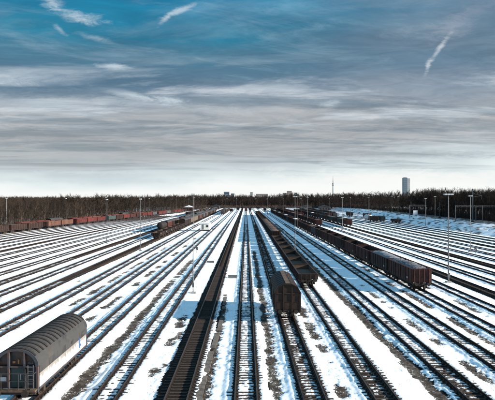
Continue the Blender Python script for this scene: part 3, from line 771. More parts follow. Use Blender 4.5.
# -- left foreground wagon with curved grey roof and white sides
def curved_wagon(L=11.0):
    root = empty('curved_roof_wagon'); y0, y1 = .62, .62+L; f = RT+1.0; ht = 1.40
    arc = [(ht*math.cos(t), RT+2.48+1.13*math.sin(t)) for t in [math.pi*k/16 for k in range(17)]]
    # the end wall keeps a recessed panel behind an arched frame
    MB().prism([(-1.36, f), (1.36, f)]+[(x*.97, RT+2.48+(z-RT-2.48)*.97) for x, z in arc], y0+.22, y1-.22).build('body', M['navy'], root)
    rf = MB(); outer = [(x*1.03, z+.03) for x, z in arc]
    inner = [(x*.985, z-.015) for x, z in arc]
    rf.prism(outer+inner[::-1], y0, y1); rf.smooth = False
    r_ = rf.build('roof', M['roofgrey'], root)
    n = 15
    for k in range(n+1):
        yy = y0+.12+(L-.24)*k/n; rb = MB(); sub = arc[3:14]
        rb.prism([(x*1.055, RT+2.48+(z-RT-2.48)*1.0+.085) for x, z in sub]+[(x*1.028, z+.028) for x, z in sub[::-1]], yy-.10, yy+.10); rb.build('roof_rib', M['iron'], r_)
    for s in (-1, 1):
        zt_ = RT+2.49
        # eave: dark upper wall strip then white sliding wall in panels
        x = s*1.375
        np_ = 6
        for k in range(np_):
            ya, yb = y0+.24+(L-.48)*k/np_+.012, y0+.24+(L-.48)*(k+1)/np_-.012
            wv = MB()
            # the paint's upper edge follows each panel's worn line
            wv.box(min(x, x+s*.045), max(x, x+s*.045), ya, yb, f+.02, RT+1.98)
            wv.build('side_panel', M['white_panel'], root)
            MB().box(min(x, x+s*.045), max(x, x+s*.045), ya, yb, RT+1.983, zt_).build('upper_side_panel', M['roofgrey'], root)
        x2 = s*1.422
        MB().box(min(x2, x2+s*.03), max(x2, x2+s*.03), y0+.15, y1-.15, RT+1.0, RT+1.10).build('lower_rail', M['navy'], root)
        if s > 0:
            mk = MB(); mk.box(1.421, 1.432, y1-2.2, y1-1.95, RT+1.3, RT+2.1); mk.box(1.421, 1.431, y1-1.949, y1-1.7, RT+1.4, RT+1.6); mk.build('painted_mark', M['blue'], root)
            for k, yy in enumerate((y1-3.9, y1-1.1)):
                MB().box(1.421, 1.440, yy-.28, yy+.28, RT+2.16, RT+2.36).build('vent_plate', M['roofgrey'], root)
    for ye_, s in ((y0, -1), (y1, 1)):
        ar = MB(); o_ = [(x*1.035, z+.035) for x, z in arc]; i_ = [(x*.90, RT+2.48+(z-RT-2.48)*.89) for x, z in arc]
        a, b = (ye_-.05, ye_-.001) if s < 0 else (ye_+.001, ye_+.05)
        ar.prism(o_+i_[::-1], a, b); ar.build('end_arch', M['navy'], root)
        for x in (-1.36, -.50, .50, 1.36):
            zt_ = RT+2.48 if abs(x) > 1 else RT+3.42
            MB().box(x-.055, x+.055, min(ye_-s*.19, ye_+s*.06), max(ye_-s*.19, ye_+s*.06), RT+.85, zt_).build('end_post', M['navy'], root)
        for xa, xb in ((-1.305, -.555), (-.445, .445), (.555, 1.305)):
            MB().box(xa, xb, min(ye_-s*.17, ye_), max(ye_-s*.17, ye_), RT+2.40, RT+2.50).build('end_beam', M['navy'], root)
        if s < 0:
            MB().box(-.30, -.12, ye_+.12, ye_+.215, RT+2.66, RT+2.80).build('ochre_plate', M['yellow'], root); MB().box(.05, .14, ye_+.12, ye_+.215, RT+2.62, RT+2.90).build('ochre_plate', M['yellow'], root)
            MB().box(-1.15, -.7, ye_+.12, ye_+.215, RT+1.5, RT+1.75).build('data_plate', M['lamp'], root)
            dr = MB().box(-.40, .40, ye_+.13, ye_+.214, RT+1.1, RT+2.35).build('end_door', M['teal'], root)
            MB().box(.22, .28, ye_+.07, ye_+.129, RT+1.6, RT+2.0).build('handle', M['lamp'], dr)
        # platform railing and ladder
        rl = MB(); yy = ye_+s*.46
        for x in (-1.3, -.8, -.3, .3, .8, 1.3): rl.bar((x, yy, RT+1.1), (x, yy, RT+2.15), .022, .022, 6)
        rl.bar((-1.3, yy, RT+2.15), (1.3, yy, RT+2.15), .025, .025, 6); rl.bar((-1.3, yy, RT+1.65), (1.3, yy, RT+1.65), .02, .02, 6)
        for x in (-1.3, 1.3): rl.bar((x, yy, RT+2.15), (x, ye_, RT+2.15), .022, .022, 6)
        rl.build('railing', M['roofgrey'], root)
        ld = MB()
        for x in (.78, 1.12): ld.bar((x, ye_+s*.10, RT+.7), (x, ye_+s*.10, RT+2.6), .018, .018, 6)
        for q in range(8): ld.bar((.78, ye_+s*.10, RT+.85+q*.27), (1.12, ye_+s*.10, RT+.85+q*.27), .014, .014, 5)
        ld.build('ladder', M['mast'], root)
        MB().box(-1.38, 1.38, min(ye_+s*.05, ye_+s*.5), max(ye_+s*.05, ye_+s*.5), RT+.98, RT+1.08).build('end_platform', M['plank'], root)
    uf = MB(); uf.box(-.3, .3, y0+.1, y1-.1, RT+.78, f-.001); uf.box(-1.36, 1.36, y0-.4, y0-.3, RT+.80, RT+.979); uf.box(-1.36, 1.36, y1+.3, y1+.4, RT+.80, RT+.979)
    for s in (-1, 1): uf.box(s*1.26-.07, s*1.26+.07, y0-.3, y1+.3, RT+.82, RT+.975)
    for q in range(5): uf.bar((1.22, y0+3.2+q*1.1, RT+.82), (1.22, y0+3.75+q*1.1, RT+.45), .03, .03, 6)
    uf.box(-.9, -.2, y0+4, y0+5.4, RT+.4, RT+.78); uf.build('underframe', M['iron'], root)
    axle_set(root, y0+2.0); axle_set(root, y1-2.0)
    for s in (-1, 1): buffer_mb(s*.875, y0-.4, -1).build('buffer', M['iron'], root); buffer_mb(s*.875, y1+.4, 1).build('buffer', M['iron'], root)
    return root
lw = curved_wagon(); lw.location = (-14.85, 35.6, 0)
tag(lw, 'covered wagon with arched dark grey roof and white side panels in the lower left foreground', 'goods wagon')

# -- tank wagons and the mixed train at left
def tank_wagon(L=11.5, key='iron'):
    root = empty('tank_wagon'); y0, y1 = .6, .6+L
    tk = MB(); n = 20; rz_ = RT+2.45; prof = [(0.55, y0+.15), (1.05, y0+.22), (1.32, y0+.42), (1.40, y0+.8), (1.40, y1-.8), (1.32, y1-.42), (1.05, y1-.22), (.55, y1-.15)]
    vs = []; fs = []
    for r, y in prof:
        for k in range(n): t = 2*math.pi*k/n; vs.append((r*math.cos(t), y, rz_+r*math.sin(t)))
    for j in range(len(prof)-1):
        for k in range(n): fs.append((j*n+k, (j+1)*n+k, (j+1)*n+(k+1) % n, j*n+(k+1) % n))
    fs += [tuple(range(n)), tuple(range(len(prof)*n-1, (len(prof)-1)*n-1, -1))]
    tk.add(vs, fs); tk.smooth = True; t = tk.build('tank', M[key], root)
    for k in range(4): 
        yy = y0+1.2+(L-2.4)*k/3; b = MB(); b.lathe([(1.405, -.05), (1.44, -.05), (1.44, .05), (1.405, .05)], 20); b.v = [(x, yy+z, rz_+y) for x, y, z in b.v]; b.build('band', M['iron'], t)
    MB().bar((0, (y0+y1)/2, rz_+1.3), (0, (y0+y1)/2, rz_+1.7), .4, .4, 12).build('dome', M[key], root)
    uf = MB(); uf.box(-.35, .35, y0, y1, RT+.85, RT+1.15); uf.box(-1.3, 1.3, y0, y0+.15, RT+.82, RT+1.2); uf.box(-1.3, 1.3, y1-.15, y1, RT+.82, RT+1.2)
    for s in (-1, 1):
        uf.box(s*1.2-.06, s*1.2+.06, y0+.15, y1-.15, RT+.9, RT+1.15)
        for yy in (y0+2, y1-2): uf.bar((s*.72, yy, RT+.46), (s*.86, yy, RT+.46), .46, .46, 12)
        for yy, q in ((y0, -1), (y1, 1)): uf.bar((s*.875, yy, RT+1.), (s*.875, yy+q*.5, RT+1.), .1, .1, 8)
    uf.build('underframe', M['iron'], root); root['len'] = L+1.2; return root
def box_wagon(L=13.4, key='tan'):
    root = empty('box_wagon'); y0, y1 = .6, .6+L
    arc = [(1.4*math.cos(t), RT+3.2+.75*math.sin(t)) for t in [math.pi*k/8 for k in range(9)]]
    b = MB().prism([(-1.4, RT+1.1), (1.4, RT+1.1)]+arc, y0, y1); 
    for k in range(9):
        for s in (-1, 1): x = s*1.401; yy = y0+.1+(L-.2)*k/8; b.box(min(x, x+s*.06), max(x, x+s*.06), yy-.06, yy+.06, RT+1.0, RT+3.1)
    ob = b.build('body', [M[key]], root); ob.material_slots[0].link = 'OBJECT'; ob.material_slots[0].material = M[key]
    rf = MB().prism([(x*1.03, z+.03) for x, z in arc]+[(x*1.002, z+.002) for x, z in arc[::-1]], y0-.1, y1+.1).build('roof', M['roofgrey'], root)
    uf = MB(); uf.box(-.35, .35, y0, y1, RT+.85, RT+1.09)
    for s in (-1, 1):
        uf.box(s*1.2-.06, s*1.2+.06, y0, y1, RT+.9, RT+1.09)
        for yy in (y0+2.4, y1-2.4): uf.bar((s*.72, yy, RT+.5), (s*.86, yy, RT+.5), .5, .5, 12)
        for yy, q in ((y0, -1), (y1, 1)): uf.bar((s*.875, yy, RT+1.), (s*.875, yy+q*.5, RT+1.), .1, .1, 8)
    uf.build('underframe', M['iron'], root); root['len'] = L+1.2; return root
tank = tank_wagon(); boxw = box_wagon()
tank.location = (-34.8, 226, 0); tag(tank, 'tank wagon with dark rounded end at the near end of the left train', 'tank wagon', 'tank wagons on the left'); used.add(tank.name)
o = copy_tree(tank); o.location = (-34.8, 296, 0); tag(o, 'second tank wagon, further back behind rusty box wagons on the left', 'tank wagon', 'tank wagons on the left')
gL = 'wagons of the left middle train'
yy = 226+12.7; k = 0
for c, kind in [('redbrown', 'b'), ('brown', 'b'), ('tan', 'b'), ('redbrown', 'o'), ('brown', 'o')]:
    k += 1; lab = '%s %s wagon, %s behind the first dark tank wagon' % (CN[c], 'box' if kind == 'b' else 'open', ORD[k])
    if kind == 'b': q = put(boxw, -34.8, yy, lab, gL, c)
    else: q = put(proto_lo, -34.8, yy, lab, gL, c, 'inside')
    yy += 14.06 if kind == 'o' else 13.0 if False else 14.2
    if yy > 282: break
yy = 296+12.7; k = 0
while yy < 640:
    k += 1; c = random.choice(['tan', 'tan', 'brown', 'orange', 'brown', 'redbrown', 'grey'])
    if random.random() < .6: put(boxw, -34.8, yy, '%s box wagon, %s behind the second tank wagon' % (CN[c], ORD[k]), gL, c)
    else: put(proto_lo, -34.8, yy, '%s open wagon, %s behind the second tank wagon' % (CN[c], ORD[k]), gL, c, 'inside')
    yy += 14.3
# the low row in front of it, then box wagons
yy = 186; k = 0
while yy < 262:
    k += 1; put(proto_low, -30.1, yy, 'low-sided dark wagon, %s from the near end of the left middle row' % ORD[k], 'low-sided wagons on the left', 'brown', 'inside'); yy += LL
k = 0
for c in ['brown', 'brown', 'tan', 'tan', 'tan', 'brown', 'orange', 'brown', 'grey', 'brown', 'tan', 'brown', 'brown', 'redbrown', 'grey', 'brown', 'brown', 'tan', 'brown']:
    k += 1; put(boxw, -30.1, yy, '%s box wagon, %s behind the low-sided wagons on the left' % (CN[c], ORD[k]), 'box wagons on the left', c); yy += 14.3
row(-19.9, 470, 640, 'the far row behind the white hut', ['brown', 'tan', 'grey'], .6)
row(-44.0, 420, 640, 'the far row beyond the tank wagons', ['brown', 'teal', 'tan'], .6)
# far left red train on the outermost fan track
def xfan(y): return float(track_x(0, np.array([float(y)]))[0])+1.2
rz_f = math.atan(TK[0])
yy = 205; k = 0
seq = ['brown', 'brown', 'brown', 'gap', 'orange', 'orange', 'gap', 'red', 'red', 'red', 'gap', 'teal', 'brown', 'red', 'redbrown', 'brown', 'red', 'red', 'grey', 'gap', 'red', 'red', 'grey', 'brown', 'red', 'red', 'redbrown', 'brown']
yy = 203.
for c in seq:
    if c == 'gap': yy += 4; continue
    k += 1
    xx = xfan(yy)
    o = put(proto_lo, xx, yy, '%s open wagon, %s in the train along the woods' % (CN[c], ORD[k]), 'wagons of the long train along the woods', c, 'inside', rz=-rz_f if yy > 196 else 0)
    if k % 4 == 2: load('scrap', xx, yy+.75, RT+2.85, 'grey load in the %s wagon of the long train along the woods' % ORD[k], 'loads in the open wagons', amp=.25, rz=-rz_f if yy > 196 else 0)
    yy += 14.3
k = 0; yy = 238
for c in ['red', 'red', 'brown', 'red', 'red', 'orange', 'red', 'red', 'brown', 'red', 'red']:
    k += 1; xx = xfan(yy)-6.2; put(boxw if c == 'brown' else proto_lo, xx, yy, '%s wagon, %s in the row behind the long train along the woods' % (CN[c], ORD[k]), 'wagons of the back row along the woods', c, 'inside', rz=-rz_f); yy += 14.3*(1 if k % 3 else 1.8)
# isolated vehicles on the far right
k = 0
for x, y, c, kind in [(74.0, 318, 'brown', 'o'), (74.0, 333, 'red', 't'), (78.9, 322, 'teal', 'o'), (83.6, 306, 'brown', 'f'), (64.2, 402, 'grey', 'o'), (83.6, 380, 'brown', 'o'), (78.9, 420, 'brown', 'o')]:
    k += 1
    lab = {1: 'dark open wagon standing alone at the near end of the far right group', 2: 'white and red tank wagon in the small far right group', 3: 'dark green open wagon beside the white and red tank wagon', 4: 'low dark wagon nearest the snow bank',
           5: 'grey open wagon standing beyond the fourth right-hand row', 6: 'dark wagon standing by the snow bank further off', 7: 'most distant dark wagon by the snow bank'}[k]
    if kind == 't':
        o = copy_tree(tank); o.location = (x, y, 0); tag(o, lab, 'tank wagon')
        for ch in o.children:
            if ch.name.startswith('tank'): ch.data = ch.data.copy(); ch.data.materials[0] = M['white']
            if ch.name.startswith('dome'): ch.data = ch.data.copy(); ch.data.materials[0] = M['red']
        for ch in o.children_recursive:
            if ch.name.startswith('band'): ch.data = ch.data.copy(); ch.data.materials[0] = M['red']
    elif kind == 'f': put(proto_low, x, y, lab, 'lone wagons near the snow bank', 'brown', 'inside')
    else: put(proto_lo, x, y, lab, 'lone wagons near the snow bank', c, 'inside')
put(boxw, 0, 560, 'dark red wagon on the middle track where the yard narrows', 'wagons in the far throat', 'redbrown')
for kx, (x, y) in enumerate([(4.6, 610), (-9.55, 640), (20.5, 600), (-14.85, 560), (15.6, 700), (-4.7, 720)]):
    put(proto_lo, x, y, 'distant dark wagon %s at the far throat of the yard' % ['just right of the middle track', 'two tracks left of the middle', 'four tracks right of the middle', 'three tracks left of the middle', 'three tracks right of the middle', 'just left of the middle track'][kx], 'wagons in the far throat', random.choice(['brown', 'redbrown']), 'inside')

# ------------------------------------------------------------ lamp masts, poles
def lamp_mast(x, y, h, label, heads=2, r=.13, group='lamp masts', dirx=True, key='mast'):
    root = empty('lamp_mast', (x, y, 0)); tag(root, label, 'lamp mast', group)
    MB().bar((0, 0, .1), (0, 0, h-.1), r*.78, r*.42, 12).build('pole', M[key], root)
    ft = MB().box(-.4, .4, -.4, .4, -.3, .12).build('footing', M['concrete'], root)
    MB().box(-r-.05, r+.05, -r-.09, -r+.0, .8, 1.5).build('fuse_box', M[key], root)
    w_ = .12+.22*heads
    MB().box(-w_*.9, w_*.9, -.04, .04, h-.12, h-.04).build('crossarm', M[key], root)
    for k in range(heads):
        xx = (k-(heads-1)/2)*(2*w_/heads)
        hd = MB().prism([(xx-w_/heads*.92, h-.05), (xx+w_/heads*.92, h-.05), (xx+w_/heads*.75, h+.14), (xx-w_/heads*.75, h+.14)], -.32, .32).build('luminaire', M['lamp'], root)
        MB().box(xx-w_/heads*.7, xx+w_/heads*.7, -.26, .26, h-.09, h-.052).build('lamp_glass', M['glass'], hd)
    return root
lamp_mast(-7.6, 80.5, 14.1, 'slim lamp mast standing in the snow left of the bare black track', 1, .10)
lamp_mast(32.9, 91, 14.2, 'tall double lamp mast nearest on the right beside the bare dark track', 3, .15)
lamp_mast(57.3, 143, 14.2, 'second lamp mast right behind the tall one on the right', 2, .13)
lamp_mast(12.6, 144, 14.0, 'lamp mast with white head between the middle wagons and the long train', 2, .12)
lamp_mast(-29.3+1.8, 146, 13.4, 'slim lamp mast left of centre in front of the tank wagon', 1, .10)
lamp_mast(-42.2, 170, 13.2, 'thin lamp mast among the far left tracks', 1, .09)
lamp_mast(42.3, 246, 14.0, 'lamp mast at the near end of the second right-hand wagon row', 2, .14)
lamp_mast(33.0, 300, 14.1, 'lamp mast rising between the long train and the second row', 2, .13)
lamp_mast(94.5, 280, 14.6, 'lamp mast on the snow bank left of the tall grey mast', 2, .15)
lamp_mast(88.2, 275, 13.6, 'lamp mast at the foot of the snow bank', 2, .13)
lamp_mast(-104, 243, 13.6, 'lamp mast standing at the wood edge at the far left', 1, .2)
far_m = [(-57, 330), (-61, 246+90), (-24, 260), (-11.9, 330), (-7.2, 420), (7.0, 400), (12.5, 330), (18, 470), (28, 420), (52, 350), (57, 420), (66, 300), (76, 280), (61.5, 330), (81, 370), (86, 330), (-52, 420), (-75, 300), (-82, 255), (-37, 360), (-42, 500), (-17, 500), (22.9, 250), (37.4, 380), (47, 480), (72, 420), (90, 450)]
far_m.sort(key=lambda p: p[0]/p[1])
for k, (x, y) in enumerate(far_m):
    o = lamp_mast(x, y, random.uniform(13.3, 15.2), 'distant slim lamp mast, %s from the left among the distant ones' % ORD[k+1], random.choice([1, 1, 2]), .10, 'distant lamp masts of the yard', key='mastdark')
# tall lattice-free catenary mast on the bank
def catenary_mast(x, y, h, label, z0=0, arm=3., key='mast'):
    root = empty('catenary_mast', (x, y, z0)); tag(root, label, 'catenary mast', 'overhead line masts along the bank')
    MB().prism([(-.22, -.12), (.22, -.12), (.22, .12), (-.22, .12)], 0, 1).v
    m_ = MB(); m_.box(-.24, -.17, -.16, .16, 0, h); m_.box(.17, .24, -.16, .16, 0, h); m_.box(-.169, .169, -.02, .02, 0, h); m_.build('pole', M[key], root)
    MB().box(-.5, .5, -.5, .5, -.6, .5).build('footing', M['iron'], root)
    a = MB(); a.bar((0, 0, h*.75), (arm, 0, h*.80), .05, .04, 6); a.bar((0, 0, h*.86), (arm*.9, 0, h*.80), .03, .03, 6); a.bar((arm*.95, 0, h*.80), (arm*.95, 0, h*.68), .035, .035, 6); a.build('bracket_arm', M[key], root)
    return root
catenary_mast(106, 262, 15.6, 'tall grey overhead line mast with dark base on the snow bank', 2.6, 4.5)
for k, (x, y, h) in enumerate([(110, 318, 9), (112, 380, 9), (116, 450, 9), (108, 205, 9)]):
    catenary_mast(x, y, h, ['short overhead line mast left of the tall grey one', 'overhead line mast in mid distance along the bank', 'most distant overhead line mast along the bank', 'overhead line mast at the right picture edge'][k], 2.7, 3., 'mastdark')
def portal(x0, x1, y, h, label):
    root = empty('overhead_line_portal', (x0, y, 2.7)); tag(root, label, 'portal', 'overhead line portals'); W_ = x1-x0
    for xx in (0, W_): MB().box(xx-.14, xx+.14, -.14, .14, -.3, h).build('post', M['mast'], root)
    b = MB(); b.box(.14, W_-.14, -.08, .08, h-.14, h-.02); b.box(.14, W_-.14, -.08, .08, h-.75, h-.66)
    n = int(W_/1.1)
    for k in range(n): a = .2+(W_-.4)*k/n; c = .2+(W_-.4)*(k+1)/n; b.bar((a, 0, h-.70 if k % 2 else h-.1), (c, 0, h-.1 if k % 2 else h-.70), .035, .035, 5)
    b.build('beam', M['mast'], root)
portal(101, 114, 270, 7.6, 'grey overhead line portal left of the tall mast on the bank')
portal(110, 122, 268, 7.6, 'grey overhead line portal right of the tall mast on the bank')
portal(96.5, 106, 330, 7.2, 'smaller grey overhead line portal near the white sign')
# white signboard by the bank
sb = empty('signboard', (99.5, 329, 2.9)); tag(sb, 'square blank white signboard on two posts beside the bank', 'signboard')
for xx in (-.8, .8): MB().bar((xx, .08, -.3), (xx, .08, 3.6), .06, .06, 6).build('post', M['mast'], sb)
MB().box(-1.25, 1.25, -.04, .02, 1.3, 3.8).build('board', M['signwhite'], sb)
# dwarf signal
def dwarf_signal(x, y, label):
    r = empty('dwarf_signal', (x, y, 0)); tag(r, label, 'signal', 'small ground signals')
    MB().bar((0, 0, -.1), (0, 0, .7), .07, .07, 8).build('post', M['mast'], r); hd = MB().box(-.28, .28, -.14, .14, .7, 1.45).build('signal_head', M['mastdark'], r)
    for xx in (-.12, .12): MB().bar((xx, -.14, 1.2 if xx > 0 else .95), (xx, -.2, 1.2 if xx > 0 else .95), .07, .06, 8).build('lens', M['lamp'], hd)
    return r
dwarf_signal(57.0, 139, 'small grey ground signal between the snowy tracks on the right'); dwarf_signal(32.4, 152, 'small ground signal behind the long right-hand train'); dwarf_signal(-12.3, 140, 'small ground signal between the left tracks')
def trackside_box(x, y, label):
    r = empty('trackside_box', (x, y, -.12)); tag(r, label, 'cable box', 'low trackside boxes'); MB().box(-.75, .75, -.3, .3, 0, .42).build('housing', M['mast'], r); MB().box(-.8, .8, -.34, .34, .421, .50).build('lid', M['mastdark'], r)
trackside_box(-7.5, 118.5, 'low grey cable box in the snow left of the bare black track'); trackside_box(-2.3, 96, 'low grey cable box in the snow right of the bare black track')
# concrete trough covers laid as the pale strip in the snow beside the bare track
for strip, ys_, wx in ((-2.95, (37, 79), .23), ):
    yb = ys_[0]; k = 0
    root = empty('cable_trough', (strip, ys_[0], -.1)); tag(root, 'narrow line of concrete cable covers in the snow between the bare and the middle track', 'cable trough')
    cm = MB().box(-wx, wx, 0, .96, 0, .075).mesh('cover', [M['cover']])
    while yb < ys_[1]:
        k += 1
        if vnoise(np.array([yb*.18]), np.array([3.3]), 5)[0] > .36 and k % 7:
            o = bpy.data.objects.new('cover', cm); COL.objects.link(o); o.parent = root; o.location = (random.uniform(-.03, .03)+.22*math.sin(yb*.12), yb-ys_[0], random.uniform(0, .02)); o.rotation_euler = (random.uniform(-.01, .01), random.uniform(-.03, .03), random.uniform(-.03, .03))
        yb += .985
# snow-covered hut between the tracks
h = empty('yard_hut', (-17.3, 236, 0)); tag(h, 'small white hut with snow on its flat roof between the left tracks', 'hut')
MB().box(-2., 2., 0, 5.5, .5, 3.1).build('wall', M['white'], h); MB().box(-2.25, 2.25, -.3, 5.8, 3.1, 3.35).build('roof', M['snowload'], h)
MB().box(-1.9, 1.9, .1, 5.4, -.2, .499).build('plinth', M['iron'], h); w_ = MB().box(.5, 1.4, -.04, -.001, 1.5, 2.4).build('window', M['iron'], h); MB().box(-1.3, -.5, -.04, -.001, .6, 2.6).build('door', M['mast'], h)
MB().bar((-1.6, 5, 3.3), (-1.6, 5, 5.6), .06, .06, 6).build('flue', M['mastdark'], h)

# ------------------------------------------------------------ distant buildings
def slab_block(name, x, y, w_, d_, h_, wallm, label, cat, storeys, bays, winm='bluewin', roofm='roofgrey', snow=False):
    r = empty(name, (x, y, -.6)); tag(r, label, cat)
    MB().box(-w_/2, w_/2, 0, d_, 0, h_).build('wall', M[wallm], r)
    MB().box(-w_/2-.3, w_/2+.3, -.3, d_+.3, h_, h_+(.8 if h_ > 20 else .4)).build('roof', M['snowload'] if snow else M[roofm], r)
    sh = h_/storeys; bw = w_/bays
    wm = MB().box(-bw*.36, bw*.36, -.25, -.02, sh*.25, sh*.8).mesh('window', [M[winm]])
    for s in range(storeys):
        for b in range(bays):
            o = bpy.data.objects.new('window', wm); COL.objects.link(o); o.parent = r; o.location = (-w_/2+bw*(b+.5), 0, s*sh)
    # side windows as bands
    for s in range(storeys):
        z = s*sh
        for xx in (-w_/2-.2, w_/2+.02): MB().box(xx, xx+.18, d_*.1, d_*.9, z+sh*.3, z+sh*.75).build('window_band', M[winm], r)
    return r
# slim high-rise on the right
hr = empty('office_tower', ((404.5-246)/560*3500+14, 3500, -.6)); tag(hr, 'slim grey high-rise tower standing alone above the woods on the right', 'high-rise')
MB().box(-20, 5, 0, 30, 0, 146).build('main_block', M['facade'], hr); MB().box(5.1, 22, 4, 26, 0, 143).build('side_block', M['facade_l'], hr); MB().box(-15, 1, 6, 20, 146, 149).build('roof_plant', M['facade'], hr)
for s in range(36):
    MB().box(-19, 4, -.5, -.05, 3+s*4., 4.9+s*4).build('window_band', M['bluewin'], hr); MB().box(6.5, 20.5, 3.5, 3.95, 3+s*4., 4.6+s*4-.0).build('window_band', M['facade'], hr) if s < 35 else None
# television tower
tv = empty('television_tower', ((333-246)/560*6800, 6800, 0)); tag(tv, 'thin television tower with round pods and antenna on the horizon', 'television tower')
b = MB(); b.lathe([(12, 0), (7.5, 60), (6., 150), (5.2, 200)], 16); b.smooth = True; b.build('shaft', M['towersh'], tv)
MB().lathe([(5, 172), (13, 177), (14, 181), (12, 186), (6, 188)], 20).build('lower_pod', M['towersh'], tv); MB().lathe([(5, 192), (11, 195), (11, 200), (6, 203)], 20).build('upper_pod', M['towersh'], tv)
MB().lathe([(3.6, 200), (3.4, 232), (2.2, 233), (1.9, 262), (1.2, 263), (.9, 292)], 10).build('antenna', M['redbrown'], tv)
def bx(px): return (px-246)/560
slab_block('glass_office_block', bx(226.5)*1500, 1500, 14.5, 20, 32, 'facade', 'blue glass office block above the far end of the yard', 'office block', 5, 5)
slab_block('office_block', bx(232.5)*1550, 1550, 8, 14, 28, 'facade', 'narrow blue-grey block just right of the glass office block', 'office block', 5, 2)
slab_block('apartment_block', bx(251.5)*1500, 1500, 7.0, 12, 31, 'facade_l', 'thin pale apartment tower straight above the middle track', 'apartment block', 8, 3, 'facade')
slab_block('apartment_block', bx(262)*1900, 1900, 40, 14, 30, 'facade_t', 'wide low beige building right of the thin pale tower', 'apartment block', 4, 10, 'facade')
slab_block('apartment_block', bx(289.5)*1700, 1700, 14, 14, 37, 'facade_t', 'stepped brownish block above the woods right of centre', 'apartment block', 7, 5, 'facade')
slab_block('apartment_block', bx(285)*1690, 1690, 10, 14, 31, 'facade_t', 'lower brown block left of the stepped one', 'apartment block', 6, 3, 'facade')
slab_block('grain_silo', bx(296)*1800, 1800, 9, 10, 33, 'facade', 'small grey block on the horizon left of the television tower', 'block', 6, 2, 'bluewin')
# low hill with snowy roofs
def hill():
    n = 60; m_ = 14; V = []; 
    for j in range(m_):
        for i in range(n):
            u = i/(n-1)*2-1; v = j/(m_-1)*2-1; r = max(0, 1-u*u-v*v)
            V.append((560+u*230, 2300+v*260, 24*r**.8+2*random.random()*r-1.0))
    F = [(j*n+i, j*n+i+1, (j+1)*n+i+1, (j+1)*n+i) for j in range(m_-1) for i in range(n-1)]
    o = MB().add(V, F).build('hill', bpy.data.materials['winter_land']); tag(o, kind='structure')
hill()
rr = random.Random(5)
hm = MB(); hm.box(-6, 6, 0, 10, 0, 6); hmesh = hm.mesh('wall', [M['facade_l']])
rfm = MB().prism([(-6.5, 6), (6.5, 6), (0, 10)], -.4, 10.4).mesh('roof', [M['snowload']]); wn = MB().box(-.8, .8, -.1, -.01, 2, 4).mesh('window', [M['iron']])
for k in range(26):
    px = 362+k*1.35+rr.uniform(-.5, .5); yy = 2110+rr.uniform(-30, 160); x = bx(px)*yy
    u = (x-560)/230; v = (yy-2300)/260; z = 24*max(0, 1-u*u-v*v)**.8-2
    h = empty('hillside_house', (x, yy, z), rr.uniform(-.4, .4)); tag(h, 'small pale house with snowy roof, %s from the left on the distant hill' % ORD[k+1], 'house', 'snow-roofed houses on the distant hill')
    for nm, me_ in (('wall', hmesh), ('roof', rfm)): o = bpy.data.objects.new(nm, me_); COL.objects.link(o); o.parent = h
    for q in (-3, 0, 3): o = bpy.data.objects.new('window', wn); COL.objects.link(o); o.parent = h; o.location = (q, 0, 0)
# low sheds at the edge of the woods, far left
for k, (x, y, w2, c) in enumerate([(-150, 520, 20, 'facade_t'), (-66, 640, 10, 'redbrown'), (-80, 700, 12, 'redbrown'), (76, 700, 12, 'grey'), (96, 680, 14, 'grey'), (-40, 740, 10, 'grey')]):
    r = empty('shed', (x, y, -.3)); tag(r, ['beige shed with grey roof in the left woods', 'red shed behind the far end of the left trains', 'second red shed beyond the left trains', 'grey shed beyond the right wagon rows', 'grey shed under the right woods', 'small grey shed beside the yard throat at left'][k], 'shed')
    MB().box(-w2/2, w2/2, 0, 9, 0, 4.2).build('wall', M[c], r); MB().prism([(-w2/2-.5, 4.2), (w2/2+.5, 4.2), (0, 6.2)], -.5, 9.5).build('roof', M['roofgrey'] if k != 1 else M['snowload'], r)
    for q in range(4): MB().box(-w2/2+w2*(q+.5)/4-.8, -w2/2+w2*(q+.5)/4+.8, -.12, -.01, 1, 2.8).build('window', M['iron'], r)

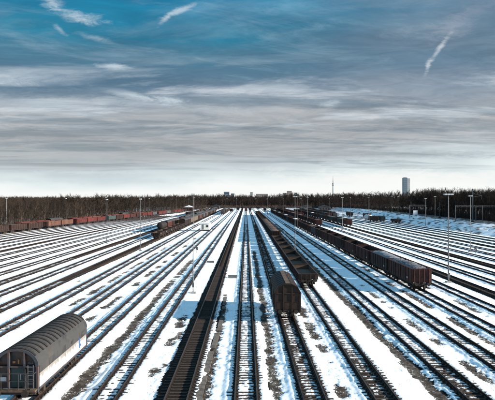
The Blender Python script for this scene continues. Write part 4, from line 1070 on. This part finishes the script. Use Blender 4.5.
# ------------------------------------------------------------ woods: bare winter trees
def tree_parts(seed, h=16., spread=.30, nl=11, ntw=9, tw=.05):
    r = random.Random(seed); trunk = MB(); crown = MB()
    pts = [Vector((0, 0, -.4))]; n = 6
    for k in range(1, n+1): pts.append(Vector((r.uniform(-.25, .25)*k*.5, r.uniform(-.25, .25)*k*.5, h*.86*k/n)))
    rad = lambda t: .019*h*.62*(1-t)**.8+.025
    for k in range(n): trunk.bar(pts[k], pts[k+1], rad(k/n), rad((k+1)/n), 6, cap=False)
    def twig(p, d, L, w_):
        e = p+d*L; s = d.orthogonal().normalized()*w_; q = d.cross(s).normalized()*w_
        crown.add([p+s, p-s, e, p+q, p-q], [(0, 1, 2), (3, 4, 2)])
    for i in range(nl):
        t = .22+.76*(i+r.random()*.8)/nl; p = pts[0].lerp(pts[-1], t) if False else pts[min(n-1, int(t*n))].lerp(pts[min(n, int(t*n)+1)], t*n-int(t*n))
        a = i*2.4+r.uniform(-.5, .5); up = .55+.9*t+r.uniform(-.15, .25)
        d = Vector((math.cos(a), math.sin(a), up)).normalized(); L = h*spread*(1.15-t*.75)*r.uniform(.75, 1.2)
        m1 = p+d*L*.5; d2 = (d+Vector((0, 0, .35))).normalized(); e = m1+d2*L*.6
        crown.bar(p, m1, rad(t)*.55, rad(t)*.35, 4, cap=False); crown.bar(m1, e, rad(t)*.35, .02, 3, cap=False)
        for j in range(ntw):
            u = r.random(); q = (p.lerp(m1, .3+u*.7) if r.random() < .4 else m1.lerp(e, u))
            dd = (d2+Vector((r.gauss(0, .75), r.gauss(0, .75), r.gauss(.25, .5)))).normalized(); l2 = h*.10*r.uniform(.6, 1.3)
            twig(q, dd, l2, tw*.8)
            for z in range(3):
                q2 = q+dd*l2*r.uniform(.25, .95); d3 = (dd+Vector((r.gauss(0, .7), r.gauss(0, .7), r.gauss(.2, .4)))).normalized(); twig(q2, d3, h*.065*r.uniform(.6, 1.2), tw*.62)
    for j in range(8):
        d3 = Vector((r.gauss(0, .4), r.gauss(0, .4), 1)).normalized(); twig(pts[-1]-Vector((0, 0, r.random()*2)), d3, h*.1, tw)
    return trunk, crown
protos = []
for q in range(6):
    tk, cr = tree_parts(q+1, 16., [.26, .32, .24, .30, .28, .35][q], 17, 17, .032)
    protos.append((tk.mesh('trunk', [M['bark']]), cr.mesh('crown', [M['twig']])))
lowp = []
for q in range(5):
    tk, cr = tree_parts(q+50, 16., .32, 10, 8, .085)
    V = np.array(tk.v+cr.v); nt = len(tk.v); F = []
    for f in tk.f: F += [(f[0], f[1], f[2]), (f[0], f[2], f[3])]
    ntf = len(F)
    for f in cr.f:
        F.append(tuple(nt+i for i in f[:3]))
        if len(f) == 4: F.append((nt+f[0], nt+f[2], nt+f[3]))
    lowp.append((V, np.array(F)))
rt_ = random.Random(11)
def left_edge(y): return -107+np.interp(y, [150, 200, 500, 900], [-3, 0, 26, 46])
def right_edge(y): return 114+np.interp(y, [0, 200, 330, 540, 900], [0, 4, 10, 16, 6])
spots = []
y = 130.
while y < 900:
    st = 4.2 if y < 450 else 7.
    for side in (-1, 1):
        depth = 60 if y < 450 else 46
        e = left_edge(y) if side < 0 else right_edge(y)
        dd = 0.
        while dd < depth:
            x = e+side*dd+rt_.uniform(-1.8, 1.8); yy = y+rt_.uniform(-2, 2)
            if abs(x) < .47*yy+14:
                base_h = (11.9 if side < 0 else 13.0)+3.6*vnoise(np.array([yy*.035+side*9]), np.array([x*.02]), 3)[0]+rt_.uniform(-2.8, 2.2)
                if dd < 4: base_h *= rt_.uniform(.5, .9)
                if yy > 300: base_h += (yy-300)*.0075
                spots.append((x, yy, base_h*(1. if rt_.random() < .8 else rt_.uniform(.82, .95)), side, dd))
            dd += st*(1. if dd < 24 else 1.6)
    y += st
# wood closing the far end
y = 880.
while y < 960:
    x = -95.
    while x < 140:
        spots.append((x+rt_.uniform(-3, 3), y+rt_.uniform(-4, 4), 18+4*vnoise(np.array([x*.03]), np.array([1.]), 8)[0]+rt_.uniform(-3, 2), 0, 9)); x += 5
    y += 13
spots.sort(key=lambda s: math.hypot(s[0], s[1])+s[4]*2.)
near, rest = spots[:290], spots[290:]
for (x, y, hh, side, dd) in near:
    tm, cm = protos[rt_.randrange(6)]; s = hh/16.
    r = empty('bare_tree', (x, y, 0 if side < 0 else 2.5), rt_.uniform(0, 6.28)); r.scale = (s*rt_.uniform(.9, 1.2), s*rt_.uniform(.9, 1.2), s)
    if side < 0: tag(r, 'bare brown winter tree at the edge of the wood on the left', 'tree', 'bare trees at the edge of the left wood')
    else: tag(r, 'bare dark winter tree at the edge of the wood on the right', 'tree', 'bare trees at the edge of the right wood')
    o = bpy.data.objects.new('trunk', tm); COL.objects.link(o); o.parent = r
    o = bpy.data.objects.new('crown', cm); COL.objects.link(o); o.parent = r
    if side > 0: o.material_slots[0].link = 'OBJECT'; o.material_slots[0].material = M['twigdark']
def wood(name, lst, m):
    VV = []; FF = []; off = 0
    for (x, y, hh, side, dd) in lst:
        V, F = lowp[rt_.randrange(5)]; a = rt_.uniform(0, 6.28); s = hh/16.; c_, s_ = math.cos(a)*s, math.sin(a)*s; wd = rt_.uniform(.95, 1.3)
        X = np.stack([(V[:, 0]*c_-V[:, 1]*s_)*wd+x, (V[:, 0]*s_+V[:, 1]*c_)*wd+y, V[:, 2]*s-.3+(2.6 if side > 0 else 0)], 1)
        VV.append(X); FF.append(F+off); off += len(X)
    o = bpy.data.objects.new(name, np_mesh(name, np.concatenate(VV), np.concatenate(FF), [m])); COL.objects.link(o)
    return o
tag(wood('winter_wood', [s for s in rest if s[3] < 0], M['twig']), 'brown bare winter wood filling the left horizon behind the trains', 'wood', kind='stuff')
tag(wood('winter_wood', [s for s in rest if s[3] > 0], M['twigdark']), 'dark bare winter wood behind the snow bank on the right', 'wood', kind='stuff')
tag(wood('winter_wood', [s for s in rest if s[3] == 0], M['twigdark']), 'low dark wood closing the far end of the yard', 'wood', kind='stuff')
# undergrowth along the wood edges
def brush(name, lst, m, label):
    V = []; F = []
    for (x, y, z, hgt) in lst:
        for k in range(26):
            a = rt_.uniform(0, 6.28); l = rt_.uniform(.2, 1.)*1.6; p = Vector((x+rt_.gauss(0, .9), y+rt_.gauss(0, .9), z)); d = Vector((math.cos(a)*.6, math.sin(a)*.6, 1.)).normalized()
            e = p+d*hgt*rt_.uniform(.5, 1.1); q = Vector((math.sin(a), -math.cos(a), 0))*.10; n0 = len(V); V += [tuple(p+q), tuple(p-q), tuple(e)]; F.append((n0, n0+1, n0+2))
            f = e+Vector((rt_.gauss(0, .5), rt_.gauss(0, .5), .5)); mdl = p.lerp(e, .55); n0 = len(V); V += [tuple(mdl+q), tuple(mdl-q), tuple(f)]; F.append((n0, n0+1, n0+2))
    o = bpy.data.objects.new(name, np_mesh(name, np.array(V), np.array(F), [m])); COL.objects.link(o); tag(o, label, 'undergrowth', kind='stuff')
lst = []
y = 140.
while y < 880:
    for q in range(4): lst.append((left_edge(y)+3-q*3.5+rt_.uniform(-1.5, 1.5), y+rt_.uniform(-1, 1), -.4, rt_.uniform(2, 5.5)))
    y += 2.6 if y < 400 else 5
brush('undergrowth', lst, M['twig'], 'brown scrub along the foot of the left wood')
lst = []; y = 140.
while y < 880:
    for q in range(4): lst.append((right_edge(y)-3+q*3.5+rt_.uniform(-1.5, 1.5), y+rt_.uniform(-1, 1), 2.2, rt_.uniform(2, 6)))
    y += 2.2 if y < 400 else 5
brush('undergrowth', lst, M['twigdark'], 'dark scrub along the foot of the right wood')
lst = [(rt_.uniform(-90, 130), rt_.uniform(790, 880), -.4, rt_.uniform(2, 6)) for _ in range(500)]
brush('undergrowth', lst, M['twigdark'], 'dark scrub beyond the far throat of the yard')
# distant forest belt to the horizon
def belt():
    V = []; F = []
    for _ in range(5200):
        y = rt_.uniform(960, 3200); x = rt_.uniform(-.52, .52)*y
        if 1400 < y < 1950 and False: continue
        hh = (17+3*vnoise(np.array([x*.01]), np.array([y*.01]), 4)[0]+rt_.uniform(-2, 2)); n0 = len(V)
        for k in range(9):
            bx_, by_ = x+rt_.gauss(0, 5), y+rt_.gauss(0, 5); t = hh*rt_.uniform(.7, 1.05); w2 = rt_.uniform(.8, 1.6); n0 = len(V)
            V += [(bx_-w2, by_, -.5), (bx_+w2, by_, -.5), (bx_+rt_.uniform(-1, 1), by_+1, t), (bx_+w2*.2, by_-w2, t*.6)]; F += [(0+n0, 1+n0, 2+n0), (n0, n0+3, n0+2), (n0+1, n0+2, n0+3)]
    o = bpy.data.objects.new('forest_belt', np_mesh('forest_belt', np.array(V), np.array(F), [M['twigdark']])); COL.objects.link(o); tag(o, 'far dark forest along the horizon', 'forest', kind='stuff')
belt()
for o in list(bpy.data.objects):
    if 'len' in o: del o['len']
